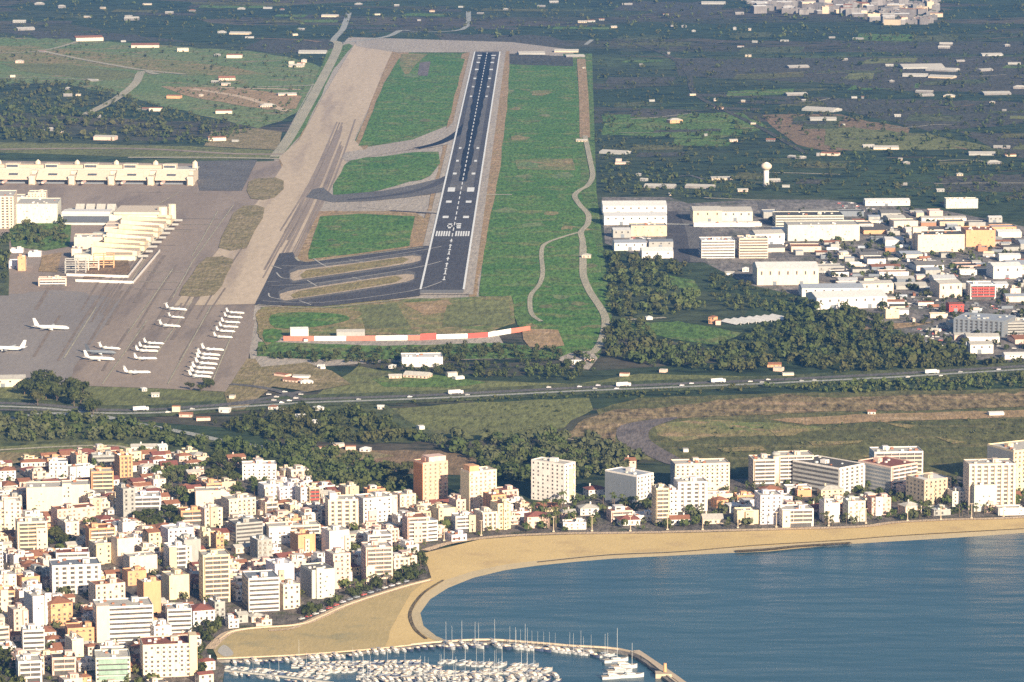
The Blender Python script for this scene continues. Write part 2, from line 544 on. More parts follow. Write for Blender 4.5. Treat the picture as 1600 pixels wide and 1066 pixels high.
for q in ([(1200, 402), (1300, 400), (1440, 404), (1560, 398), (1640, 396)], [(1290, 440), (1400, 432), (1500, 436), (1640, 430)], [(1400, 470), (1500, 474), (1640, 470)], [(1350, 330), (1400, 380), (1450, 440), (1520, 500)], [(1190, 316), (1215, 400)], [(1560, 350), (1600, 400), (1640, 440)]):
    strip("road", q, 11, 'asphalt', 2)

# ---- fields
flat("field", [(-80, 58), (100, 60), (300, 74), (430, 84), (520, 110), (500, 150), (440, 190), (400, 200), (230, 160), (100, 130), (-80, 132)], 'field_green', 1, wob=2)
flat("field", [(-60, 68), (60, 74), (170, 84), (330, 100), (420, 116), (300, 118), (150, 104), (-60, 92)], 'drygrass', 2, wob=2)
flat("field", [(0, 99), (90, 100), (200, 112), (225, 120), (170, 126), (40, 112)], 'field_olive', 3, wob=1)
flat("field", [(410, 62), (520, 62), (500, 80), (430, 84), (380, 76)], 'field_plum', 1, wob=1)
flat("field", [(250, 135), (380, 138), (470, 150), (460, 170), (420, 172), (300, 152)], 'redsoil', 3, wob=1.5)
flat("field", [(330, 205), (400, 200), (440, 206), (440, 235), (320, 228)], 'islandbrown', 2, wob=1)
flat("field", [(-60, 222), (110, 224), (330, 230), (440, 236), (440, 248), (330, 250), (-60, 236)], 'field_olive', 2, wob=1)
flat("field", [(1190, 180), (1300, 178), (1420, 200), (1420, 232), (1290, 236), (1240, 225)], 'field_brown', 1, wob=2)
flat("field", [(1290, 196), (1450, 210), (1560, 232), (1340, 236), (1290, 226)], 'field_olive', 2, wob=2)
flat("field", [(940, 180), (1160, 176), (1200, 200), (1120, 218), (940, 210)], 'turf_far', 1, wob=2)
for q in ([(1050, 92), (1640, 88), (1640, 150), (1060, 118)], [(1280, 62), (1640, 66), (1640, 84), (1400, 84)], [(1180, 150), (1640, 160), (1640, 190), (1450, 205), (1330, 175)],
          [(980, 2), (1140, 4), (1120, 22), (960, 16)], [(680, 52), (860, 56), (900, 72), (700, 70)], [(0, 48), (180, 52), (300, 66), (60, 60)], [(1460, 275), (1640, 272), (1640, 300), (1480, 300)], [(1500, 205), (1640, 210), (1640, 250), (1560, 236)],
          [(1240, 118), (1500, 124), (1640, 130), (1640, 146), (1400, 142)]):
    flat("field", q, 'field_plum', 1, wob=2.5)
flat("field", [(600, 640), (720, 630), (915, 622), (925, 640), (880, 668), (800, 690), (700, 684), (640, 668)], 'field_olive', 1, wob=2)
flat("field", [(500, 708), (560, 704), (700, 704), (745, 716), (735, 742), (640, 740), (540, 728)], 'field_brown', 1, wob=1.5)
flat("field", [(486, 700), (560, 702), (620, 712), (560, 720), (500, 712)], 'islandbrown', 2, wob=1.5)
flat("field", [(-60, 702), (140, 690), (190, 692), (230, 700), (70, 714), (-60, 735)], 'field_olive', 2, wob=1.5)
flat("field", [(-60, 708), (60, 706), (150, 704), (70, 716), (-60, 738)], 'islandbrown', 3, wob=1.5)
for i in range(46):                               # the patchwork of far fields and the lanes between them
    u0, v0 = random.uniform(930, 1600), random.uniform(50, 290)
    w_, h_ = random.uniform(30, 110), random.uniform(3, 11)
    k = random.uniform(-.12, .12)
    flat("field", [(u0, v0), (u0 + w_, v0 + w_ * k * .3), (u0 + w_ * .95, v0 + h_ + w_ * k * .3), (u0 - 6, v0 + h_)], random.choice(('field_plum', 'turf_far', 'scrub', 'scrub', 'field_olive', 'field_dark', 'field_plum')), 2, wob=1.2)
for i in range(34):
    u0, v0 = random.uniform(930, 1560), random.uniform(46, 296)
    w_ = random.uniform(30, 130)
    strip("lane", [(u0, v0), (u0 + w_ * .5, v0 + random.uniform(-2, 2)), (u0 + w_, v0 + random.uniform(-5, 5))], random.uniform(3, 6), random.choice(('path', 'asphalt', 'field_brown')), 4, n=2)
for i in range(20):
    u0, v0 = random.uniform(0, 880), random.uniform(0, 50)
    w_ = random.uniform(30, 110)
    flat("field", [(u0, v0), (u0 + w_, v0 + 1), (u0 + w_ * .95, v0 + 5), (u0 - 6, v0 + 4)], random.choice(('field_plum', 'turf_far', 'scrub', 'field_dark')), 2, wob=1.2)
# marsh with reeds and the grey river bed
flat("field", [(930, 640), (1000, 622), (1240, 614), (1640, 606), (1640, 740), (1500, 745), (1080, 730), (960, 710)], 'field_dark', 1, wob=2)
flat("reeds", [(876, 682), (905, 660), (960, 640), (1040, 636), (1120, 626), (1230, 616), (1300, 622), (1400, 618), (1640, 612), (1640, 634), (1480, 640), (1330, 642), (1180, 648), (1090, 652), (1010, 656), (965, 668), (962, 700), (940, 690)], 'reed', 3, wob=2.5)
flat("reeds", [(1020, 664), (1080, 655), (1200, 660), (1300, 668), (1230, 680), (1110, 682), (1060, 690), (1025, 680)], 'drygrass', 2, wob=2.5)
flat("reeds", [(1200, 655), (1380, 646), (1640, 640), (1640, 650), (1400, 658), (1260, 664)], 'redsoil', 3, wob=1.5)
for q in ([(1205, 672), (1260, 670), (1240, 680), (1210, 682)], [(1260, 690), (1350, 688), (1340, 693), (1270, 696)], [(1380, 660), (1430, 664), (1420, 670)], [(1460, 682), (1510, 690), (1490, 694)], [(1120, 700), (1190, 697), (1200, 704), (1130, 706)], [(1330, 714), (1420, 706), (1400, 716)]):
    flat("reeds", q, 'island', 4, wob=1.5)
flat("river_bed", [(966, 668), (1000, 658), (1060, 652), (1020, 668), (1014, 684), (1030, 698), (1062, 716), (1075, 728), (1040, 724), (1000, 706), (968, 690)], 'greybed', 4, smooth=4)
strip("track", [(876, 684), (940, 694), (962, 702), (990, 702)], 3, 'path', 4)

# ---- motorway and roads
MWAY = [(1900, 558), (1600, 577), (1500, 583), (1400, 589), (1300, 594), (1200, 599), (1100, 603), (1000, 607), (900, 611), (800, 616), (700, 621), (600, 625), (480, 629), (400, 634), (310, 640), (240, 645), (150, 645), (60, 637), (-60, 633)]
strip("motorway", MWAY, 7.5, 'motorway', 6, n=6)
strip("motorway", [(u, v - 5) for u, v in MWAY], 12, 'asphalt', 5, n=6)
strip("motorway_verge", [(u, v - 3) for u, v in MWAY], 60, 'scrub', 4, n=4)
strip("road", [(155, 649), (220, 663), (300, 678), (345, 688), (420, 700)], 10, 'motorway', 5)
strip("road", [(-60, 662), (10, 655), (50, 648), (90, 646), (160, 651)], 10, 'motorway', 6)
strip("road", [(0, 640), (130, 641), (250, 640), (380, 628), (460, 614), (520, 604)], 9, 'asphalt', 5)
strip("road", [(470, 624), (440, 612), (400, 604), (360, 600)], 9, 'asphalt', 6)
strip("road", [(-60, 706), (0, 703), (90, 698), (170, 696), (200, 700)], 6, 'path', 5)
strip("road", [(468, 714), (500, 722), (550, 734)], 7, 'motorway', 5)
strip("road", [(1046, 330), (1056, 360), (1068, 410)], 26, 'asphalt_new', 3)
strip("road", [(1070, 330), (1084, 360), (1092, 410)], 18, 'asphalt', 3)
strip("road", [(1040, 350), (1150, 352), (1250, 356)], 9, 'motorway', 4, n=1)
strip("road", [(1340, 510), (1430, 503), (1480, 492), (1500, 478)], 12, 'asphalt', 3)
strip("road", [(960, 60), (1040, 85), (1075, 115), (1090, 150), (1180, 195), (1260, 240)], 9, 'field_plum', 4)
strip("track", [(1460, 287), (1520, 286), (1640, 286)], 6, 'path', 3, n=1)
strip("track", [(985, 186), (1030, 183), (1080, 177)], 5, 'path', 3)
strip("track", [(1195, 313), (1100, 309)], 6, 'path', 3, n=1)
strip("road", [(520, 64), (528, 74), (500, 130), (455, 210), (430, 245)], 16, 'path', 4)
strip("road", [(400, 136), (470, 134), (496, 132)], 10, 'path', 4)
strip("road", [(545, 20), (536, 45), (524, 66), (600, 58), (625, 48), (640, 48)], 12, 'motorway', 3)
strip("road", [(732, 18), (722, 46), (640, 50)], 10, 'motorway', 3)
strip("road", [(-60, 84), (60, 80), (130, 62)], 9, 'path', 4)
strip("road", [(60, 78), (115, 90), (215, 108), (290, 116)], 12, 'path', 5)
strip("road", [(130, 180), (175, 158), (210, 132), (222, 112), (245, 116)], 14, 'path', 5)
strip("road", [(-60, 123), (70, 122), (160, 126)], 7, 'path', 5)
strip("track", [(300, 139), (380, 152), (450, 174)], 16, 'sandpath', 5)
strip("track", [(340, 137), (470, 140)], 14, 'sandpath', 5)
strip("track", [(400, 60), (470, 62), (500, 66)], 14, 'field_brown', 4)
strip("road", [(-60, 234), (200, 232), (360, 240), (445, 241)], 16, 'apron', 4)
strip("road", [(200, 246), (330, 246), (440, 248)], 14, 'path', 5)
strip("road", [(915, 70), (925, 62)], 8, 'motorway', 3, n=1)

# soil and rough grass under the whole airfield, verges by the motorway
flat("airfield_soil", [(545, 58), (800, 66), (896, 78), (896, 90), (800, 100), (770, 300), (748, 470), (800, 560), (600, 566), (395, 580), (380, 500), (420, 300), (430, 240), (500, 110)], 'shoulder', 1)
flat("field", [(-80, 600), (130, 602), (350, 610), (380, 612), (400, 628), (300, 636), (240, 640), (150, 640), (60, 632), (-80, 628)], 'field_olive', 1, wob=1)
flat("field", [(560, 572), (640, 588), (780, 596), (900, 600), (1000, 584), (1160, 588), (1300, 590), (1400, 586), (1400, 590), (1200, 598), (900, 609), (700, 619), (480, 627), (520, 600)], 'field_olive', 1, wob=1)
flat("field", [(640, 585), (700, 588), (760, 598), (700, 606), (600, 604), (580, 592)], 'turf_far', 2, wob=1)
flat("field", [(-80, 655), (60, 650), (160, 655), (300, 682), (420, 702), (640, 745), (640, 780), (440, 732), (330, 706), (60, 712), (-80, 720)], 'scrub', 1, wob=1)
flat("field", [(420, 640), (600, 630), (640, 660), (700, 684), (640, 692), (480, 690), (400, 680)], 'scrub', 1, wob=1)
flat("turf", [(880, 84), (925, 84), (932, 300), (956, 495), (936, 560), (850, 560), (850, 300)], 'turf_far', 1)
# ---- airport pavements
flat("apron", [(-80, 250), (320, 256), (420, 252), (446, 250), (470, 262), (468, 300), (430, 345), (405, 440), (400, 490), (388, 560), (352, 612), (250, 607), (130, 603), (-80, 598)], 'apron', 3)
flat("apron", [(-80, 470), (90, 452), (190, 468), (130, 560), (100, 602), (-80, 598)], 'apron_blue', 4, wob=3)
flat("apron", [(300, 252), (402, 250), (378, 298), (312, 298)], 'asphalt', 5)
flat("taxiway", [(556, 66), (618, 70), (604, 100), (575, 170), (553, 218), (570, 236), (545, 246), (528, 280), (500, 318), (486, 345), (472, 398), (440, 400), (420, 432), (402, 475), (272, 478), (300, 440), (345, 385), (400, 318), (428, 280), (442, 258), (436, 246), (468, 218), (505, 150), (535, 100)], 'taxi', 5)
flat("taxiway", [(555, 64), (640, 62), (790, 70), (790, 84), (740, 82), (620, 82), (556, 72)], 'shoulder', 6)
# margins of dry soil beside the strips
flat("verge", [(612, 78), (640, 76), (600, 170), (575, 232), (548, 240), (572, 180)], 'redsoil', 4, wob=1)
flat("verge", [(620, 78), (735, 82), (700, 196), (645, 218), (548, 234), (600, 120)], 'turf_far', 2)
flat("verge", [(536, 100), (556, 74), (530, 120), (480, 215), (440, 262), (436, 250), (466, 218)], 'redsoil', 4, wob=1)
flat("verge", [(512, 78), (545, 68), (552, 72), (520, 110), (470, 212), (436, 246), (430, 244), (486, 140)], 'turf_far', 3, wob=1)
flat("verge", [(455, 250), (700, 230), (690, 290), (672, 300), (470, 415), (430, 500), (395, 500), (400, 460)], 'shoulder', 4)
flat("verge", [(723, 84), (742, 80), (706, 230), (655, 462), (634, 462), (690, 240), (700, 190)], 'redsoil', 5, wob=1)
# turf
flat("turf", [(622, 92), (640, 84), (726, 92), (704, 178), (690, 194), (640, 212), (590, 226), (560, 228), (600, 130)], 'turf', 6, wob=.8)
flat("turf", [(655, 98), (672, 96), (668, 118), (650, 118)], 'greybed', 7, wob=1)
flat("turf", [(628, 84), (670, 84), (650, 100), (636, 120), (622, 100)], 'drygrass', 7, wob=1)
flat("turf", [(548, 250), (600, 244), (686, 237), (672, 275), (640, 284), (590, 298), (520, 304), (532, 270)], 'turf', 6, smooth=2, wob=.6)
flat("turf", [(500, 338), (560, 334), (648, 338), (640, 384), (560, 396), (482, 405), (482, 396)], 'turf', 6, wob=.6)
flat("verge", [(494, 330), (648, 330), (664, 342), (660, 382), (640, 390), (480, 412), (462, 402), (478, 360)], 'redsoil', 5, wob=.8)
flat("turf", [(793, 92), (896, 92), (903, 130), (912, 215), (906, 290), (918, 345), (936, 400), (948, 490), (932, 545), (850, 548), (812, 512), (800, 466), (748, 462), (765, 330), (780, 230)], 'turf', 3, wob=.6)
flat("turf", [(805, 250), (895, 248), (898, 266), (810, 264)], 'drygrass', 4, wob=1.5)
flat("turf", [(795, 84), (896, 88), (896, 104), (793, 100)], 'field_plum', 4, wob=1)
flat("verge", [(786, 80), (797, 80), (792, 170), (782, 260), (742, 466), (733, 466)], 'redsoil', 5, wob=1)
flat("verge", [(408, 480), (560, 470), (800, 462), (806, 505), (760, 520), (440, 526), (418, 540), (400, 520)], 'drygrass', 5, wob=1)
flat("turf", [(630, 474), (700, 468), (716, 486), (664, 492)], 'redsoil', 6, wob=1.5)
flat("turf", [(560, 478), (620, 474), (640, 512), (570, 514)], 'field_olive', 6, wob=1.5)
flat("turf", [(700, 476), (796, 468), (800, 506), (690, 512)], 'field_olive', 6, wob=1.5)
flat("turf", [(424, 492), (470, 488), (530, 491), (545, 500), (490, 511), (430, 512)], 'turf', 7, smooth=3)
flat("turf", [(412, 515), (440, 516), (436, 532), (414, 534)], 'turf', 7, smooth=2)
flat("turf", [(405, 534), (600, 540), (780, 536), (900, 548), (880, 560), (500, 562), (400, 556)], 'turf_far', 3, wob=1)
flat("turf", [(812, 512), (870, 516), (880, 540), (830, 548)], 'redsoil', 5, wob=1.5)
flat("track", [(404, 484), (470, 480), (560, 486), (552, 500), (500, 514), (440, 514), (408, 530), (404, 510)], 'island', 6, smooth=3)
flat("turf", [(820, 470), (832, 490), (836, 520), (808, 508), (802, 476)], 'turf_far', 4, wob=1)
for i in range(46):                               # worn, paler patches in the mown grass
    v0 = random.uniform(110, 540)
    u0 = random.uniform(790 - (v0 - 100) * .08, 900 + (v0 - 100) * .08)
    w_ = random.uniform(5, 22)
    flat("worn_patch", [(u0 + w_ * math.cos(a) * random.uniform(.5, 1.2), v0 + w_ * .22 * math.sin(a) * random.uniform(.5, 1.4)) for a in np.linspace(0, 6, 9)], random.choice(('field_olive', 'turf_far', 'turf_far', 'drygrass', 'field_green')), 4, wob=.6)
for cu, cv, n_ in ((650, 150, 12), (600, 270, 5), (565, 365, 8)):
    for i in range(n_):
        u0, v0, w_ = cu + random.uniform(-50, 45) * (1 if cv > 200 else .7), cv + random.uniform(-20, 20) * (2 if cv < 200 else 1), random.uniform(5, 16)
        flat("worn_patch", [(u0 + w_ * math.cos(a) * random.uniform(.5, 1.2), v0 + w_ * .22 * math.sin(a) * random.uniform(.5, 1.4)) for a in np.linspace(0, 6, 9)], random.choice(('turf_far', 'field_green', 'field_olive')), 7, wob=.6)
# right side tracks
strip("track", [(908, 92), (912, 150), (914, 215)], 15, 'redsoil', 5)
strip("track", [(914, 212), (922, 250), (926, 275), (918, 290), (906, 297), (898, 306), (906, 320), (919, 335), (918, 350), (908, 362), (910, 374), (911, 388)], 7, 'path', 6)
strip("track", [(908, 362), (880, 370), (852, 381), (846, 396), (848, 425), (843, 444), (830, 460), (828, 476), (832, 492), (846, 502)], 5, 'path', 6)
strip("track", [(911, 384), (911, 410), (912, 432), (922, 456), (938, 480), (946, 498), (944, 520), (936, 540), (925, 552)], 8, 'path', 6)
strip("track", [(760, 304), (800, 304)], 8, 'path', 5, n=1)
strip("track", [(972, 500), (1040, 496)], 8, 'path', 4, n=1)
flat("track", [(890, 552), (925, 548), (934, 560), (920, 578), (890, 574), (870, 560)], 'shoulder', 4)
flat("track", [(396, 575), (480, 566), (520, 580), (550, 600), (480, 612), (400, 600)], 'islandbrown', 5, wob=1)
flat("track", [(350, 615), (385, 560), (398, 560), (430, 600), (380, 640), (360, 640)], 'islandbrown', 4, wob=1)
flat("field", [(960, 505), (1060, 502), (1160, 520), (1120, 540), (1000, 520)], 'turf_far', 2, wob=2)
flat("field", [(1045, 430), (1085, 438), (1095, 455), (1050, 448)], 'turf_far', 2, wob=1)

# link strips between the taxiway and the runway
flat("taxiway", [(540, 238), (590, 232), (640, 224), (690, 208), (712, 186), (716, 200), (708, 224), (640, 234), (580, 244), (540, 252)], 'shoulder', 7, smooth=2)
strip("taxiway", [(650, 232), (690, 222), (725, 200), (752, 160)], 14, 'rubber', 8)
flat("taxiway", [(488, 296), (505, 293), (520, 305), (600, 298), (650, 288), (690, 278), (700, 272), (694, 300), (640, 308), (580, 314), (520, 316), (478, 308)], 'asphalt', 7)
strip("taxiway", [(545, 312), (620, 304), (670, 292), (700, 276)], 12, 'asphalt_new', 8)
strip("taxiway", [(560, 322), (620, 328), (690, 332)], 16, 'shoulder', 6)
strip("taxiway", [(610, 329), (690, 334)], 8, 'asphalt_new', 8)
flat("taxiway", [(437, 396), (458, 394), (462, 404), (480, 410), (560, 398), (664, 384), (672, 384), (664, 420), (656, 462), (640, 464), (500, 479), (398, 476), (416, 440)], 'asphalt_new', 7)
for isl in ([(458, 431), (470, 423), (560, 411), (640, 400), (652, 404), (640, 410), (560, 423), (480, 435), (462, 438)], [(442, 463), (455, 456), (560, 439), (630, 429), (642, 433), (630, 440), (560, 452), (470, 466), (448, 469)]):
    cu, cv = sum(p[0] for p in isl) / len(isl), sum(p[1] for p in isl) / len(isl)
    mid = lambda u: float(np.interp(u, [440, 655], [cv + 17, cv - 16.5]))
    big = [(cu + (u - cu) * 1.05, v + (v - mid(u)) * .12) for u, v in isl]
    flat("taxiway_shoulder", [(cu + (u - cu) * 1.07, v + (v - mid(u)) * .8) for u, v in isl], 'asphalt', 7, smooth=2)
    flat("verge_island", big, 'verge_rim', 8, smooth=2)
    flat("verge_island", [(cu + (u - cu) * .88, cv + (v - cv) * .88 - .3) for u, v in isl], 'island', 9, wob=.5)
strip("taxiway_edge", [(402, 476), (500, 481), (640, 466)], 3.0, 'path', 9, n=3)
strip("taxiway_edge", [(462, 402), (478, 409), (560, 399), (662, 386)], 3.0, 'path', 9, n=3)
strip("taxi_line", [(410, 470), (500, 473), (640, 455), (690, 440)], 1.4, 'roofpale', 9, n=3)
strip("taxi_line", [(424, 446), (500, 442), (640, 420), (690, 408)], 1.4, 'roofpale', 9, n=3)
strip("taxi_line", [(440, 415), (500, 414), (640, 394), (690, 385)], 1.4, 'roofpale', 9, n=3)
for q in ([(490, 404), (505, 414), (516, 418)], [(545, 405), (570, 410)], [(480, 438), (495, 447)], [(550, 433), (566, 438)], [(468, 470), (486, 476)], [(425, 415), (440, 420)], [(418, 440), (434, 440)], [(432, 426), (440, 434), (456, 436)], [(420, 458), (422, 464), (440, 468)]):
    strip("taxi_line", q, 1.6, 'roofpale', 9, n=3)
for q in ([(392, 285), (412, 278), (444, 282), (432, 308), (392, 310)], [(378, 322), (416, 325), (398, 360), (384, 388), (340, 387), (356, 350)], [(322, 402), (366, 405), (352, 430), (336, 460), (282, 461), (300, 430)]):
    flat("verge_island", q, 'islandbrown', 7, smooth=2, wob=1.6)
for i in range(22):                               # dark wear where wheels run
    u0 = random.uniform(40, 330)
    v0 = random.uniform(470, 585)
    k = random.uniform(.25, .9)
    strip("tyre_wear", [(u0, v0), (u0 + 45 * k, v0 - 75 * k), (u0 + 95 * k, v0 - 150 * k)], random.uniform(1.5, 4), 'wear', 5, n=2)
for i in range(16):
    k = random.uniform(.1, .9)
    o = random.uniform(-26, 26)
    strip("tyre_wear", [(410 + o + 60 * k, 460 - 120 * k), (470 + o * .8 + 40 * k, 340 - 70 * k), (515 + o * .6 + 30 * k, 240 - 60 * k)], random.uniform(1.5, 3.5), random.choice(('apron', 'wear', 'apron')), 6, n=3)
for i in range(12):
    v0 = random.uniform(300, 460)
    u0 = random.uniform(190, 300) - (v0 - 300) * .3
    strip("tyre_wear", [(u0, v0), (u0 + 60, v0 + 1)], 2.2, random.choice(('path', 'apron_blue')), 5, n=1)
# painted lines of the stands
for q in ([(206, 444), (240, 404), (250, 394)], [(118, 441), (204, 441), (230, 398)], [(340, 330), (318, 370), (300, 400)], [(365, 320), (300, 410), (270, 465)], [(150, 480), (100, 560)], [(300, 470), (240, 560)], [(330, 478), (262, 600)], [(376, 490), (330, 600)], [(205, 300), (330, 302)], [(280, 300), (230, 330)], [(230, 500), (160, 600)], [(270, 420), (200, 520)]):
    strip("taxi_line", q, 1.3, 'path', 6, n=1)

# ---- runway
RN, RF = (691.5, 450.0), (761.5, 82.0)
A0, A1 = G(*RN), G(*RF)
RD = (A1 - A0).normalized()
RP = Vector((RD.y, -RD.x, 0))
RLEN = (A1 - A0).length
def rw_t(v):                                     # metres along the runway at photo row v
    lo, hi = -400.0, RLEN + 400
    for _ in range(40):
        m = (lo + hi) / 2
        q = A0 + RD * m
        if P(q.x, q.y)[1] > v:
            lo = m
        else:
            hi = m
    return lo
def rquad(mb, t0, t1, o0, o1, z):
    mb.quad(*[Vector((*(A0 + RD * t + RP * o).xy, z)) for t, o in ((t0, o0), (t0, o1), (t1, o1), (t1, o0))])
def rpiece(name, quads, mat, layer):
    b = MB()
    for q in quads:
        rquad(b, *q, layer * STEP)
    return b.obj(name, mat, None, kind='structure')
rpiece("runway_shoulder", [(-55, RLEN + 60, -31, 33)], 'shoulder', 8)
rpiece("runway", [(-22, RLEN + 5, -22.5, 22.5)], 'asphalt_new', 9)
rpiece("runway_end_pad", [(-45, -22, -22.5, 22.5)], 'roofgrey', 9)
rpiece("runway_middle", [(rw_t(300), rw_t(92), -15, 15)], 'asphalt', 10)
b = MB()                                          # worn rubber, wavering edges
ts = np.linspace(rw_t(285), rw_t(84), 60)
wv = [5.5 + 4.5 * min(1, i / 40) + random.uniform(-1.2, 1.2) for i in range(60)]
for i in range(59):
    b.quad(*[Vector((*(A0 + RD * t + RP * o).xy, 11 * STEP)) for t, o in ((ts[i], -wv[i]), (ts[i], wv[i]), (ts[i + 1], wv[i + 1]), (ts[i + 1], -wv[i + 1]))])
b.obj("tyre_marks", 'rubber', None, kind='structure')
rpiece("runway_edge_line", [(-20, RLEN, -23.6, -21.4)], 'paint', 12)
rpiece("runway_edge_line", [(-20, RLEN, 21.4, 23.6)], 'paint', 12)
q = []
t = rw_t(440)
while t < RLEN - 30:
    q.append((t, t + 30, -.65, .65))
    t += 52
rpiece("runway_centre_line", q, 'paint', 12)
b = MB()
for v in (440, 431, 423, 415, 407, 400, 393, 386, 379):       # arrow heads before the threshold
    t = rw_t(v)
    b.quad(*[Vector((*(A0 + RD * (t + a) + RP * o).xy, 13 * STEP)) for a, o in ((0, -2), (0, 2), (14, 0))])
b.obj("runway_arrow", 'paint', None, kind='structure')
t = rw_t(371)
for s in (-1, 1):
    for k in range(6):
        o = s * (4.0 + 2.9 * k)
        rpiece("threshold_stripe", [(t, t + 46, o - .95, o + .95)], 'paint', 12)
rpiece("runway_number", [(rw_t(359), rw_t(356.5), -8, -2), (rw_t(359), rw_t(352), -8, -6.8), (rw_t(359), rw_t(352), -3.2, -2), (rw_t(353.5), rw_t(351.5), -8, -2),
                         (rw_t(359), rw_t(356.5), 2, 8), (rw_t(359), rw_t(352), 2, 3.2), (rw_t(356), rw_t(354), 2, 8), (rw_t(353), rw_t(351), 2, 8)], 'paint', 13)
for v, w, l in ((341, 7, 22), (317, 7, 22), (298, 9, 46), (273, 5, 22), (253, 3.5, 22), (233, 3.5, 22), (152, 3.5, 22), (137, 3.5, 22), (124, 4.5, 24), (110, 6, 24), (99, 6, 24), (92, 5, 20), (88, 8, 20)):
    for s in (-1, 1):
        o = s * 12.2
        rpiece("touchdown_marking", [(rw_t(v) - l / 2, rw_t(v) + l / 2, o - w / 2, o + w / 2)], 'paint', 12)

# ================================================================== BUILDINGS
ROT = math.radians(24)
BLD = []          # placed footprints: centre, L, d, rot, photo box
def front(xl, xr, yb, rot):
    a = G(xl, yb)
    c, s = math.cos(rot), math.sin(rot)
    k = (xr - 800) / F
    L = (k * (a.y * CT + HC * ST) - a.x) / (c - k * s * CT)
    return a, max(3.0, L)

def building(name, cat, xl, xr, yb, yt, d, wall, style, roof='roofgrey', rot=None, balc=None, trim=None):
    rot = ROT if rot is None else math.radians(rot)
    a, L = front(xl, xr, yb, rot)
    h = max(3.0, zat(a.x, a.y, yt))
    return build_at(name, cat, a, L, d, h, rot, wall, style, roof, balc, trim, (xl - d * math.sin(rot) * ppm(yb), xr, yt, yb))

